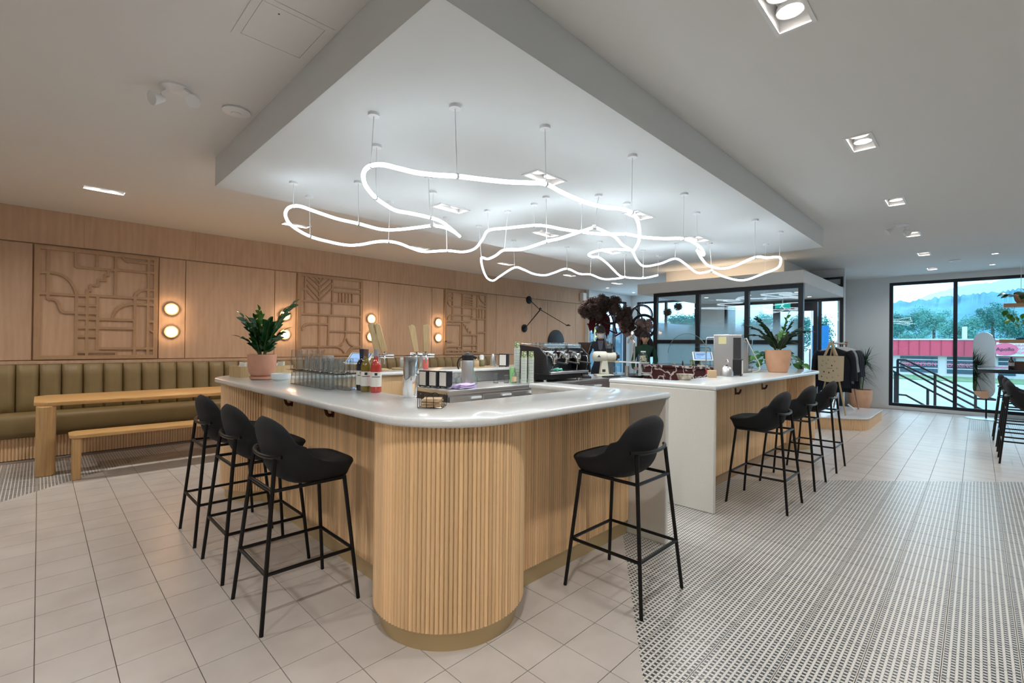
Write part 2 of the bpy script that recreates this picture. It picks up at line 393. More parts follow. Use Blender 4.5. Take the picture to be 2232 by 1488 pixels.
# ---- walls
def wallbox(name, *a, m='wallw'):
    return struct(MB().box(*a).build(name, m, ang=0))
wallbox('wall_front', X0-.15, X0, Y0, YL+.2, 0, ZC+.1)
wallbox('wall_right', X0, XE+.15, Y0-.15, Y0, 0, ZC+.1)
wl = MB().box(X0, 11.36, YL, YL+.2, 0, ZC+.1).build('wall_left', 'birch2', ang=0); struct(wl, 'birch plywood panelled wall')
def panel(xa, xb, za, zb, t=.022, g=.004):
    MB().box(xa+g, xb-g, YL-t, YL, za+g, zb-g).build('panel', 'birch', wl, ang=0, bevel=.002, seg=1)
for k in range(-3, 9): panel(k*1.22+.4, min(11.36, (k+1)*1.22+.4), 2.575, ZC, .022, .0004)
panel(10.16, 11.36, 2.575, ZC, .0225, .0015) if False else None
xb = [X0, -.06, 1.19, 1.505, 2.73, 3.075, 4.29, 4.62, 5.87, 6.18, 7.44, 7.75, 9.0, 9.64, 10.89, 11.36]
RELIEF = {1, 5, 9}
for i, (xa, xc) in enumerate(zip(xb, xb[1:])):
    if i in RELIEF: continue
    panel(xa, xc, 1.13, 2.565, .02)
panel(7.75, 9.0, .06, 1.12); panel(9.0, 10.89, .06, 1.12); panel(10.89, 11.36, .06, 1.12)
MB().box(X0, 7.75, YL-.05, YL, 1.085, 1.125).build('ledge', 'birch', wl, ang=0)
# window end of the left wall
def frame_window(name, plane, a0, a1, z0, z1, verts=(), horiz=(), w=.05, d=.08, glass='glass', label=None, pane_n='pane'):
    """plane ('X',x) or ('Y',y): an aluminium frame with mullions and separate panes"""
    ax, c = plane
    def bx(m, p0, p1, q0, q1, dd=d):
        if ax == 'X': m.box(c-dd/2, c+dd/2, p0, p1, q0, q1)
        else: m.box(p0, p1, c-dd/2, c+dd/2, q0, q1)
    root = MB(); bx(root, a0, a1, z1-w, z1); bx(root, a0, a1, z0, z0+w); bx(root, a0, a0+w, z0+w, z1-w); bx(root, a1-w, a1, z0+w, z1-w)
    o = root.build(name, 'frame', ang=0); struct(o, label)
    vs = [a0+w]+list(verts)+[a1-w]
    for v in verts:
        m = MB(); bx(m, v-w/2, v+w/2, z0+w, z1-w); m.build('mullion', 'frame', o, ang=0)
    hs = [z0+w]+list(horiz)+[z1-w]
    for i in range(len(vs)-1):
        pa = vs[i]+(w/2 if i else 0); pb = vs[i+1]-(w/2 if i < len(vs)-2 else 0)
        for h in horiz:
            m = MB(); bx(m, pa, pb, h-w/2, h+w/2); m.build('transom', 'frame', o, ang=0)
        for j in range(len(hs)-1):
            qa = hs[j]+(w/2 if j else 0); qb = hs[j+1]-(w/2 if j < len(hs)-2 else 0)
            m = MB(); bx(m, pa, pb, qa, qb, .008); m.build(pane_n, glass, o, ang=0)
    return o
YK = 8.1
wallbox('wall_corner', 11.40, XE+.15, YK, YK+.15, 2.78, ZC+.1)
wallbox('wall_pier', 13.45, XE+.15, YK, YK+.15, 0, 2.78)
wallbox('wall_sill', 11.40, 13.45, YK, YK+.15, 0, .35)
wallbox('wall_end', 11.36, 11.40, YK, YL+.2, 0, ZC)
frame_window('window_1', ('Y', YK+.06), 11.40, 13.45, .35, 2.78, (12.1, 12.8), (), .06, label='black framed corner window behind the hanging bicycles')
# east wall X = XE
wallbox('wall_back', XE, XE+.15, -5, YK, 2.87, ZC+.1)
wallbox('wall_back_low', XE, XE+.15, -5, 1.44, 0, .075)
wallbox('wall_back_pier', XE, XE+.15, 1.44, 2.40, 0, 2.87)
wallbox('wall_entry_side', XD+.12, XE+.15, 4.86, 5.0, 0, 2.87)
wallbox('wall_back_corner', XE, XE+.15, 7.88, YK, 0, 2.87)
wallbox('wall_back_sill', XE, XE+.15, 5.0, 7.88, 0, .35)
frame_window('window_2', ('X', XE+.05), -4.2, 1.44, .075, 2.87, (.34, -1.2, -2.7), (), .065, label='tall black framed street window')
frame_window('window_3', ('X', XE+.06), 5.0, 7.88, .35, 2.78, (5.95, 6.9), (), .06, label='black framed window at the far corner')
wallbox('wall_back_head', XE, XE+.15, 5.0, 7.88, 2.78, 2.87)
struct(MB().box(XE-.012, XE, 1.44, 2.2, 0, .13).build('baseboard_back', 'white', ang=0))
# entrance: recessed door wall at XD with its return
XD, YV = 11.55, 1.93
struct(MB().prism([(XD, YV), (XE, YV+.34), (XE, YV+.5), (XD, YV+.1)], 0, ZC).build('wall_return', 'wallw', ang=0))
wallbox('wall_entrance', XD, XD+.12, YV+.1, 5.0, 2.40, ZC)
wallbox('wall_entrance_side', XD, XD+.12, 4.3, 5.0, 0, 2.40)
dr = frame_window('door_1', ('X', XD+.02), YV+.02, 4.3, 0.0, 2.40, (2.36, 3.22), (), .055, label='black framed glass entrance door with a sidelight')
MB().box(XD-.03, XD+.03, 2.40, 3.19, 2.16, 2.34).build('door_closer_head', 'frame', dr, ang=0)
MB().box(XD-.025, XD+.03, 2.40, 2.47, .06, 2.16).build('door_stile', 'frame', dr, ang=0)
MB().box(XD-.025, XD+.03, 3.11, 3.19, .06, 2.16).build('door_stile', 'frame', dr, ang=0)
MB().tube([(XD-.07, 2.52, .8), (XD-.07, 2.52, 1.35)], .014).build('door_handle', 'steel', dr)
text('OUTPO', .085, 'ceramic', dr, Matrix.Translation((XD+.012, 2.83, 1.56))@Matrix.Rotation(PI/2, 4, 'Z')@Matrix.Rotation(PI/2, 4, 'X'))
frame_window('window_4', ('X', XD-.01), 1.95, 2.35, 2.63, 2.83, (), (), .04, label='small black framed transom window above the entrance')
# glazed lobby front
XG = 8.6
lob = frame_window('window_5', ('X', XG), 1.975, 4.56, .02, 2.41, (2.825, 3.68), (1.465,), .07, glass='frost', label='black framed frosted lobby screen')
# bulkhead over the lobby with two steps, LED cove on the lower one
b = MB().box(8.48, XD, 1.95, 4.87, 2.412, 2.61); struct(b.build('trim_2', 'white', ang=0, bevel=.004), 'white bulkhead over the glazed lobby')
b = MB().box(9.7, XD, 2.55, 4.87, 2.61, ZC); struct(b.build('trim_3', mat('cream_paint', (.80, .74, .66), .8), ang=0), 'upper cream box above the lobby bulkhead')
cove = thing('cove_light', 'warm light strip lying on top of the lobby bulkhead', 'light', (9.5, 3.6, 2.612))
MB().box(-.02, .02, -1.0, 1.2, 0, .015).build('strip', mat('strip_glow', (1, 1, 1), .4, emit=(1, .85, .68), es=3), cove, ang=0)
area_light('cove_glow', (0, .1, .03), .05, 3, (1, .8, .6), cove, sy=2.2, rot=(PI, 0, 0))
# exit sign inside the lobby
ex = thing('exit_sign', 'green running man sign above the door inside the lobby', 'sign', (10.4, 2.755, 2.15))
MB().box(-.02, .02, -.22, .22, 0, .17).build('sign_box', mat('exit_green', (.0, .35, .28), .4, emit=(.02, .55, .45), es=.5), ex, ang=0, bevel=.006)
MB().cyl((0, 0, .17), (0, 0, .4226), .012).build('bracket', 'fixw', ex)
g_ = MB(); fw = lambda a, b, h: (-.021-h, a, b)
g_.prismd(arc(-.02, .135, .014, 0, 330, 8), fw, 0, .003)
for (a0, b0, a1, b1, w_) in ((-.01, .12, .02, .075, .02), (.02, .075, .055, .05, .013), (.055, .05, .07, .02, .012), (.015, .075, -.005, .045, .013), (-.005, .045, -.04, .035, .012), (-.01, .115, -.045, .10, .01), (.0, .115, .035, .10, .01)):
    d_ = Vector((a1-a0, b1-b0)); n_ = Vector((-d_.y, d_.x)).normalized()*w_/2
    g_.prismd([(a0+n_.x, b0+n_.y), (a0-n_.x, b0-n_.y), (a1-n_.x, b1-n_.y), (a1+n_.x, b1+n_.y)], fw, 0, .003)
g_.build('pictogram', mat('sign_white', (.9, .95, .95), .4, emit=(.8, 1, .95), es=.8), ex, ang=0)

ex.scale = (.62, .62, .62)
# ---------------------------------------------------------------- ceiling fixtures
def downlight(label, group, glow, power=DOWN_W, col=SOFTW):
    t = thing('recessed_light', label, 'ceiling light', (0, 0, 0), 0, group)
    f = MB(); w, d, k = LW/2, LD/2, .014
    for a in ((-w-k, w+k, -d-k, -d+.004), (-w-k, w+k, d-.004, d+k), (-w-k, -w+.004, -d, d), (w-.004, w+k, -d, d)): f.box(*a, -.006, .001)
    f.build('trim_frame', 'fixw', t, ang=0)
    h = MB()
    h.add([(-w, -d, 0), (w, -d, 0), (w, d, 0), (-w, d, 0), (-w*.86, -d*.8, .085), (w*.86, -d*.8, .085), (w*.86, d*.8, .085), (-w*.86, d*.8, .085)],
          [(0, 1, 5, 4), (1, 2, 6, 5), (2, 3, 7, 6), (3, 0, 4, 7), (4, 5, 6, 7)])
    h.build('housing', 'fixw', t, ang=0)
    for s in (-1, 1):
        MB().lathe([(.046, .055), (.058, .03), (.062, .03), (.062, .045), (.05, .07), (.0, .075)], 20, o=(s*.076, 0, 0)).build('gimbal_ring', 'fixw', t)
        MB().lathe([(0, .052), (.025, .048), (.045, .056), (.045, .06), (0, .06)], 18, o=(s*.076, 0, 0)).build('lamp', glow, t)
    area_light('lamp_light', (0, 0, .02), LW*.75, power, col, t, sy=LD*.7, spread=math.radians(150))
    return t
first = {}
def place_lights(rows, z, group, labels, glow='lamp', power=DOWN_W, col=SOFTW):
    base = None
    for i, (x, y) in enumerate(rows):
        lb = labels[i] if isinstance(labels, list) else labels
        if base is None: base = downlight(lb, group, glow, power, col); base.location = (x, y, z)
        else: dup(base, (x, y, z), 0, lb)
ordn = ['nearest', 'second nearest', 'third', 'fourth', 'fifth', 'farthest']
place_lights(row_right, ZC, 'twin downlights right of the dropped ceiling', [f'twin white recessed downlight right of the dropped box, {o} of the row of six' for o in ordn])
place_lights(row_left, ZC, 'twin downlights along the wood wall', [f'slim recessed downlight near the birch wall, {o} from the left end of the row' for o in ordn], col=WARM, power=DOWN_W*1.25)
place_lights(soff, ZS, 'twin downlights in the dropped ceiling', [f'twin recessed downlight in the dropped box, {a} of the row nearer the {b}' for b in ('aisle', 'birch wall') for a in ('left one', 'middle one', 'right one')])
place_lights(row_unseen, ZC, 'unseen downlights added outside the picture', ['unseen twin downlight added outside the picture, '+q for q in ('just before the right row', 'next before the right row', 'behind the camera at the birch wall', 'behind the camera in the middle', 'right of the nearer stool row', 'over the far right aisle', 'by the street window on the far right')], power=DOWN_W*2.3)
def round_light(loc, label, group, r=.05, power=2.5):
    t = thing('round_downlight', label, 'ceiling light', loc, 0, group)
    MB().lathe([(r*.8, -.001), (r*.85, -.008), (r*1.15, -.006), (r*1.2, 0)], 24).build('trim_ring', 'fixw', t)
    MB().lathe([(0, -.004), (r*.8, -.004), (r*.8, -.001)], 20).build('lamp', 'lamp', t)
    area_light('lamp_light', (0, 0, -.015), r*1.4, power, SOFTW, t)
    return t
g = 'round downlights in the lobby ceiling'
vl = [(9.89, 4.06), (10.85, 4.04), (9.95, 3.24), (10.93, 3.24), (9.90, 2.39), (10.96, 2.42)]
r0 = None
for i, (x, y) in enumerate(vl):
    lb = 'round downlight in the lobby ceiling, %s one of the %s pair' % (('front', 'rear')[i % 2], ('left', 'middle', 'right')[i//2])
    if r0 is None: r0 = round_light((x, y, 2.411), lb, g)
    else: dup(r0, (x, y, 2.411), 0, lb)
for (px, py), lb in (((2169, 552), 'tiny round downlight in the ceiling above the high table, the nearer of two'), ((2163, 576), 'tiny round downlight above the street window, the farther of two'),
                     ((1324, 627), 'tiny round downlight in front of the corner window, left of two'), ((1381, 637), 'tiny round downlight in front of the corner window, right of two')):
    q = P(px, py, z=ZC); dup(r0, (min(q.x, 13.3), min(q.y, 7.8), ZC), 0, lb, 'tiny round downlights')
def smoke(loc, label):
    t = thing('smoke_detector', label, 'smoke detector', loc)
    MB().lathe([(.085, 0), (.088, -.012), (.06, -.022), (0, -.024)], 28).build('base', 'fixw', t)
    MB().lathe([(.033, -.022), (.033, -.028), (.0, -.03)], 20).build('sensor_cap', 'fixw', t)
smoke((.952, 3.672, ZC), 'flat round white smoke detector beside the dropped box on the left')
smoke((11.76, .30, ZC), 'small round smoke detector near the street window')
def emlight(loc, rz, label, aim):
    t = thing('emergency_light', label, 'emergency light', loc, rz)
    MB().lathe([(.085, 0), (.083, -.012), (.05, -.022), (0, -.024)], 24).build('canopy', 'fixw', t)
    for (ox, oy, yw, tl) in aim:
        hp = Vector((ox, oy, -.085)); d = Vector((math.cos(yw)*math.cos(tl), math.sin(yw)*math.cos(tl), -math.sin(tl)))
        h = MB().tube([(ox*.4, oy*.4, -.01), (ox*.8, oy*.8, -.045), hp-d*.03], .008).build('arm', 'fixw', t)
        q = d.to_track_quat('Z', 'Y').to_matrix()
        hd = MB().lathe([(.0, -.042), (.016, -.04), (.023, -.025), (.041, .025), (.043, .037), (.038, .037)], 20, q, hp).build('lamp_head', 'fixw', t)
        MB().lathe([(0, .033), (.038, .033), (.038, .028), (0, .028)], 20, q, hp).build('lens', 'steel', hd)
emlight((.60, 3.62, ZC), 0, 'twin head emergency light on the ceiling at the upper left', [(-.09, .04, math.radians(200), .35), (.075, -.12, math.radians(235), .85)])
emlight((7.9, .72, ZC), 0, 'twin head emergency light on the ceiling over the aisle', [(-.1, .1, math.radians(120), .6), (.1, -.05, math.radians(240), .7)])
# access hatch
t = thing('access_hatch', 'white square access hatch in the ceiling left of the dropped box', 'hatch', (.87, 2.55, ZC))
x0, x1, y0, y1 = -.185, .185, -.20, .21
f = MB()
for a in ((x0, x1, y0, y0+.035), (x0, x1, y1-.035, y1), (x0, x0+.035, y0+.035, y1-.035), (x1-.035, x1, y0+.035, y1-.035)): f.box(*a, -.004, 0)
f.build('hatch_frame', 'ceil', t, ang=0)
MB().box(x0+.038, x1-.038, y0+.038, y1-.038, -.0035, 0).build('hatch_door', 'ceil', t, ang=0)
MB().cyl((-.06, -.12, -.0036), (-.06, -.12, -.005), .004).build('latch', 'black', t)
# ================================================================ BARS
ZB, TH = 1.065, .04
RC = .44
def edge_slab(m, poly, z0, z1, r=.014, inner=True):
    """counter slab with a rounded nose: rings of the outline inset at top and bottom"""
    n = len(poly); P2 = [Vector((x, y, 0)) for x, y in poly]
    nor = []
    for i in range(n):
        a, b_, c = P2[i-1], P2[i], P2[(i+1) % n]
        n1 = Vector(((b_-a).y, -(b_-a).x, 0)); n2 = Vector(((c-b_).y, -(c-b_).x, 0))
        n1.normalize(); n2.normalize(); k = n1+n2
        k = k/max(.3, k.length_squared)*2
        nor.append(k if k.length < 2 else k.normalized())
    prof = [(r*(1-math.cos(a)), z0+r-r*math.sin(a)) for a in (PI/2, PI/3, PI/6, 0)]+[(r*(1-math.cos(a)), z1-r+r*math.sin(a)) for a in (0, PI/6, PI/3, PI/2)]
    v = []; f = []
    for ins, z in prof:
        for i in range(n): q = P2[i]-nor[i]*ins; v.append((q.x, q.y, z))
    for k in range(len(prof)-1):
        for i in range(n): j = (i+1) % n; f.append((k*n+i, k*n+j, (k+1)*n+j, (k+1)*n+i))
    f.append(tuple(range(n-1, -1, -1))); f.append(tuple(range((len(prof)-1)*n, len(prof)*n)))
    return m.add(v, f)
def half_round(ln, r=.0098, n=5):
    """one vertical half dowel, flat back at y=0, bulging to -y"""
    pts = [(r*math.cos(PI+PI*i/n), r*math.sin(PI+PI*i/n)) for i in range(n+1)]
    return pts
def slat_line(bar, path, z0, z1, pitch, single=True, name='slat'):
    """vertical dowels along a 2D path (list of points), outside on the right of the walking direction"""
    pts = [Vector((x, y)) for x, y in path]; L_ = [0]
    for a, b_ in zip(pts, pts[1:]): L_.append(L_[-1]+(b_-a).length)
    n = max(1, round(L_[-1]/pitch)); st = L_[-1]/n
    prof = half_round(0, st*.47)
    me = MB().prism(prof, z0, z1).mesh(name, 'slat', 50) if single else None
    jm = MB(); k = 0
    for i in range(n):
        s = (i+.5)*st
        while L_[k+1] < s: k += 1
        t = (s-L_[k])/(L_[k+1]-L_[k]); p = pts[k].lerp(pts[k+1], t); d = (pts[k+1]-pts[k]).normalized(); ang = math.atan2(d.y, d.x)
        if single:
            o = bpy.data.objects.new(name, me); C.objects.link(o); o.location = (p.x, p.y, 0); o.rotation_euler = (0, 0, ang); o.parent = bar
        else:
            c, s_ = math.cos(ang), math.sin(ang)
            jm.prism([(p.x+a*c-b_*s_, p.y+a*s_+b_*c) for a, b_ in prof], z0, z1)
    if not single: jm.build(name+'_facing', 'slatj', bar, ang=50, kind='stuff')
    return n
XL, YF = 1.39, 1.845            # planes of the slatted fronts of bar 1
PC1, PC2, RP = (1.542, 1.976), (1.542, 4.76), .381
ZK = .10
bar = thing('bar', 'large U shaped bar with white top and round slatted corner in the foreground', 'bar counter')
# countertop outline (counter-clockwise)
top = arc(PC1[0], PC1[1], RC, 180, 270, 16)+[(3.14, 1.536), (3.14, 2.69), (2.92, 2.69), (2.92, 2.09), (1.625, 2.09), (1.625, 4.66), (5.35, 4.66), (5.35, 5.20), (1.542, 5.20)]+arc(PC2[0], PC2[1], RC, 90, 180, 12)[1:]
edge_slab(MB(), top, ZB-TH, ZB).build('countertop', 'counter', bar, ang=35)
w = MB(); w.box(3.10, 3.14, 1.545, 2.69, .0, ZB-TH); w.build('waterfall_panel', 'quartz', bar, bevel=.008)
MB().box(2.95, 2.99, 2.09, 2.69, 0, ZB-TH).build('inner_panel', 'quartz', bar, ang=0)
b_ = MB(); b_.box(XL+.012, 1.60, 2.2, 4.9, ZK, ZB-TH); b_.box(1.6, 3.09, YF+.012, 2.07, ZK, ZB-TH); b_.box(1.5, 5.3, 4.70, 5.0, ZK, ZB-TH)
b_.build('carcass', 'slat', bar, ang=0)
for pc in (PC1, PC2): MB().lathe([(RP-.006, ZK-.01), (RP-.006, ZB-TH)], 64, o=(pc[0], pc[1], 0)).build('drum', 'slat', bar)
# kick plates
k_ = MB(); k_.box(XL+.004, XL+.03, 2.3, 4.6, 0, ZK); k_.box(1.9, 3.09, YF+.004, YF+.03, 0, ZK); k_.build('kick_plate', 'brass', bar, ang=0)
for pc in (PC1, PC2): MB().lathe([(RP-.028, 0), (RP-.028, ZK)], 64, o=(pc[0], pc[1], 0)).build('kick_ring', 'brass', bar)
def xcirc(pc, r, x=None, y=None, sg=-1):
    return pc[1]+sg*math.sqrt(r*r-(x-pc[0])**2) if x is not None else pc[0]+sg*math.sqrt(r*r-(y-pc[1])**2)
a_end = math.degrees(math.atan2(YF-PC1[1], math.sqrt(RP**2-(YF-PC1[1])**2)))
a_sta = 180-math.degrees(math.atan2(math.sqrt(RP**2-(XL-PC1[0])**2), -(XL-PC1[0])))
path = arc(PC1[0], PC1[1], RP, a_sta, 360+a_end, 72)
slat_line(bar, path, ZK, ZB-TH, .0205)
slat_line(bar, [(PC1[0]+RP*math.cos(math.radians(a_end)), YF), (3.10, YF)], ZK, ZB-TH, .0205)
slat_line(bar, [(XL, PC2[1]-math.sqrt(RP**2-(XL-PC2[0])**2)), (XL, PC1[1]+math.sqrt(RP**2-(XL-PC1[0])**2))], ZK, ZB-TH, .0205, single=True)
ae = 180+math.degrees(math.atan2(math.sqrt(RP**2-(XL-PC2[0])**2), -(XL-PC2[0])))
slat_line(bar, arc(PC2[0], PC2[1], RP, 80, ae, 40), ZK, ZB-TH, .021, single=False)
slat_line(bar, [(5.3, 5.01), (1.7, 5.01)], ZK, ZB-TH, .021, single=False, name='rear_slat')
# bar 2
PC3 = (7.5, 1.976)
bar2 = thing('bar', 'second straight bar with waterfall end and slatted front, behind on the right', 'bar counter')
top = [(3.95, 1.536), (7.5, 1.536)]+arc(PC3[0], PC3[1], RC, 270, 450, 20)[1:]+[(7.2, 2.416), (7.2, 2.04), (4.27, 2.04), (4.27, 2.57), (3.95, 2.57)]
edge_slab(MB(), top, ZB-TH, ZB).build('countertop', 'counter', bar2, ang=35)
MB().box(3.95, 3.99, 1.545, 2.565, 0, ZB-TH).build('waterfall_panel', 'quartz', bar2, bevel=.008)
b_ = MB(); b_.box(3.99, 7.4, YF+.012, 2.02, ZK, ZB-TH); b_.box(4.2, 4.25, 2.02, 2.56, 0, ZB-TH); b_.build('carcass', 'slat', bar2, ang=0)
MB().box(3.99, 7.2, YF+.004, YF+.03, 0, ZK).build('kick_plate', 'birch2', bar2, ang=0)
MB().lathe([(RP-.006, ZK-.01), (RP-.006, ZB-TH)], 64, o=(PC3[0], PC3[1], 0)).build('drum', 'slat', bar2)
MB().lathe([(RP-.028, 0), (RP-.028, ZK)], 64, o=(PC3[0], PC3[1], 0)).build('kick_ring', 'brass', bar2)
ax_ = math.degrees(math.asin((PC3[1]-YF)/RP))
slat_line(bar2, [(3.99, YF), (PC3[0]-RP*math.cos(math.radians(ax_)), YF)], ZK, ZB-TH, .0205, single=True)
slat_line(bar2, arc(PC3[0], PC3[1], RP, 180+ax_, 430, 60), ZK, ZB-TH, .021, single=False)
# purse hooks
hk = None
def hook_mesh(t):
    MB().box(-.016, .016, -.008, 0, -.036, .036).build('plate', 'copper', t, ang=0, bevel=.003)
    MB().tube([(0, -.004, -.022), (0, -.03, -.022), (0, -.042, -.010), (0, -.052, .022)], [.012, .012, .011, .010], 8).build('prong', 'copper', t)
hl = [((XL-.012, 3.746, .935), -PI/2, 'copper purse hook under the left arm of the front bar, nearer the plant'), ((XL-.012, 3.03, .935), -PI/2, 'copper purse hook under the left arm of the front bar, nearer the round corner'),
      ((4.50, YF-.012, .915), 0, 'copper purse hook under the second bar, next to the waterfall end'), ((5.249, YF-.012, .915), 0, 'copper purse hook under the second bar, middle of three'), ((6.118, YF-.012, .915), 0, 'copper purse hook under the second bar, farthest of three')]
for loc, rz, lb in hl:
    if hk is None: hk = thing('purse_hook', lb, 'hook', loc, rz, 'purse hooks under the bars'); hook_mesh(hk)
    else: dup(hk, loc, rz, lb)

# ================================================================ WALL RELIEFS, SCONCES
def strip(m, x0, z0, x1, z1, w=.03, d=.025, y=YL-.022):
    if abs(x1-x0) < abs(z1-z0)*.16: x0 = x1 = (x0+x1)/2
    if abs(z1-z0) < abs(x1-x0)*.16: z0 = z1 = (z0+z1)/2
    a = Vector((x0, z0)); b_ = Vector((x1, z1)); t = (b_-a).normalized(); n = Vector((-t.y, t.x))*w/2
    q = [a+n, a-n, b_-n, b_+n]
    m.prismd([(p.x, p.y) for p in q], lambda A, B, h: (A, y-h, B), 0, d)
def relief(label, x0, x1, z0, z1, tr, lines, polys, w):
    t = thing('carved_panel', label, 'wall art', ((x0+x1)/2, YL-.001, z0), 0, 'carved birch panels')
    MB().box(x0+.004, x1-.004, YL-.022, YL-.001, z0+.004, z1-.004).build('backboard', 'birch', t, world=True, ang=0)
    fm = MB(); fwid = w*1.5
    for a in ((x0+.01, x1-.01, z1-.01-fwid, z1-.01), (x0+.01, x1-.01, z0+.01, z0+.01+fwid), (x0+.01, x0+.01+fwid, z0+.01+fwid, z1-.01-fwid), (x1-.01-fwid, x1-.01, z0+.01+fwid, z1-.01-fwid)):
        fm.box(a[0], a[1], YL-.048, YL-.022, a[2], a[3])
    fm.build('border', 'birch2', t, world=True, ang=0)
    m = MB(); k = 0
    def W3(p):
        q = P(tr[0]+p[0]/tr[2], tr[1]+p[1]/tr[2], Y=YL-.04); return (min(max(q.x, x0+.02), x1-.02), min(max(q.z, z0+.02), z1-.02))
    for l in lines:
        a, c = W3(l[:2]), W3(l[2:4]); k += 1
        strip(m, *a, *c, w if len(l) < 5 else l[4], .0240+.00008*(k % 60))
    for pl in polys:
        arcp = pl[0] == 's'; q = [W3(p) for p in pl[1:]]
        if arcp: q = [(v.x, v.y) for v in smooth([(a, c, 0) for a, c in q], 5)]
        for (a, c), (e, f) in zip(q, q[1:]):
            k += 1; L1 = math.hypot(e-a, f-c) or 1; ex_ = w*.25/L1; strip(m, a-(e-a)*ex_, c-(f-c)*ex_, e+(e-a)*ex_, f+(f-c)*ex_, w*.9, .0240+.00008*(k % 60))
    m.build('lattice', 'birch2', t, world=True, ang=0)
A = (70, 520, 5.314); w1 = .032
relief('largest carved birch panel with a staircase and arcs, at the left end of the wall', -.055, 1.185, 1.13, 2.565, A,
 [(185, 90, 185, 700), (510, 600, 510, 1400), (510, 110, 510, 330), (757, 140, 757, 345), (970, 160, 970, 680), (1345, 215, 1345, 1400), (635, 590, 635, 1400), (757, 670, 757, 1310), (1187, 690, 1187, 1400),
  (50, 385, 200, 390), (50, 636, 640, 652), (640, 652, 1410, 700), (510, 335, 970, 360), (970, 362, 1410, 398), (520, 765, 757, 770), (400, 856, 757, 862), (520, 925, 1187, 940), (520, 1028, 1187, 1040),
  (520, 1126, 757, 1130), (520, 1310, 975, 1310), (757, 1270, 1410, 1270), (975, 1310, 975, 1400), (1110, 268, 1410, 290), (1187, 756, 1410, 770), (1345, 592, 1410, 598), (1345, 958, 1410, 962), (1345, 1050, 1410, 1085, .02)],
 [('s', (190, 388), (320, 410), (420, 470), (485, 560), (510, 645)), ('s', (185, 700), (250, 702), (300, 740), (320, 800), (350, 845), (405, 857)), ('s', (1187, 690), (1200, 645), (1250, 605), (1345, 588)),
  ('s', (925, 932), (950, 860), (1010, 795), (1090, 765), (1187, 756)), ('s', (1050, 190), (1065, 235), (1110, 268)),
  ('l', (885, 362), (885, 420), (845, 420), (845, 482), (765, 482), (765, 540), (675, 540), (675, 600), (635, 600))], w1)
B = (640, 580, 5.073)
relief('middle carved birch panel with chevrons and a four pointed star', 3.08, 4.285, 1.13, 2.565, B,
 [(75, 100, 75, 1000), (130, 105, 130, 520), (285, 115, 285, 1000), (430, 130, 430, 545), (385, 545, 385, 885), (580, 555, 580, 725)]+[(x, 290, x, 405, .022) for x in (505, 540, 576, 612, 650)]+
 [(75, 247, 130, 250), (75, 383, 740, 422), (75, 527, 740, 556), (440, 232, 740, 255), (440, 285, 740, 302), (180, 636, 385, 640), (385, 718, 740, 727), (75, 885, 490, 888), (665, 888, 740, 888), (30, 100, 75, 100), (30, 702, 75, 702)]+
 [(165, 105, 285, 215), (145, 140, 285, 285), (145, 205, 285, 355), (145, 270, 255, 385), (300, 170, 365, 115), (300, 235, 425, 130), (300, 300, 430, 185), (300, 370, 430, 245), (225, 112, 285, 165)],
 [('s', (95, 702), (105, 668), (135, 643), (180, 636)), ('s', (580, 725), (572, 790), (545, 845), (490, 888)), ('s', (587, 800), (620, 860), (665, 888), (620, 920), (587, 975)), ('s', (490, 890), (535, 920), (560, 955), (575, 1000)), ('s', (740, 890), (660, 905), (620, 950), (590, 1000)), ('s', (345, 930), (300, 985), (290, 1000))], .028)
relief('smallest looking carved birch panel, farthest right, with small steps and ladder bars', 6.19, 7.43, 1.13, 2.565, B,
 [(1705, 270, 1705, 390), (1760, 275, 1760, 640), (1868, 285, 1868, 1000), (1978, 295, 1978, 575), (2030, 305, 2030, 1000), (2055, 475, 2055, 580, .03), (2085, 477, 2085, 583, .03), (1980, 765, 1980, 1000), (1845, 640, 1845, 885), (1705, 930, 1705, 1000), (1760, 930, 1760, 1000), (1820, 885, 1820, 1000),
  (1670, 322, 1760, 328), (1670, 370, 1760, 375), (1755, 448, 2120, 472), (1760, 535, 1978, 548), (1665, 605, 1955, 612), (1665, 637, 1845, 642), (1960, 575, 2120, 588), (2030, 730, 2120, 733), (1868, 755, 2030, 758), (1868, 870, 2030, 873), (1665, 885, 1845, 888), (1665, 930, 2030, 932), (1665, 830, 1755, 832), (2030, 435, 2120, 442)]+[(1868, z, 1978, z+4, .03) for z in (338, 366, 394, 418, 440)],
 [('s', (1705, 385), (1718, 422), (1755, 448)), ('s', (1705, 602), (1715, 560), (1760, 535)), ('s', (2055, 320), (2068, 370), (2115, 412)), ('l', (1885, 650), (1905, 650), (1905, 685), (1930, 685), (1930, 717), (1960, 717), (1960, 757))], .034)
sc = None
sl = [(1.335, 1.84, 'upper', 'the large carved panel'), (1.335, 1.515, 'lower', 'the large carved panel'), (2.89, 1.83, 'upper', 'the potted plant on the bar'), (2.89, 1.51, 'lower', 'the potted plant on the bar'),
      (4.46, 1.838, 'upper', 'the chevron panel, on its right'), (4.46, 1.50, 'lower', 'the chevron panel, on its right'), (6.03, 1.83, 'upper', 'the farthest carved panel, on its left'), (6.03, 1.505, 'lower', 'the farthest carved panel, on its left')]
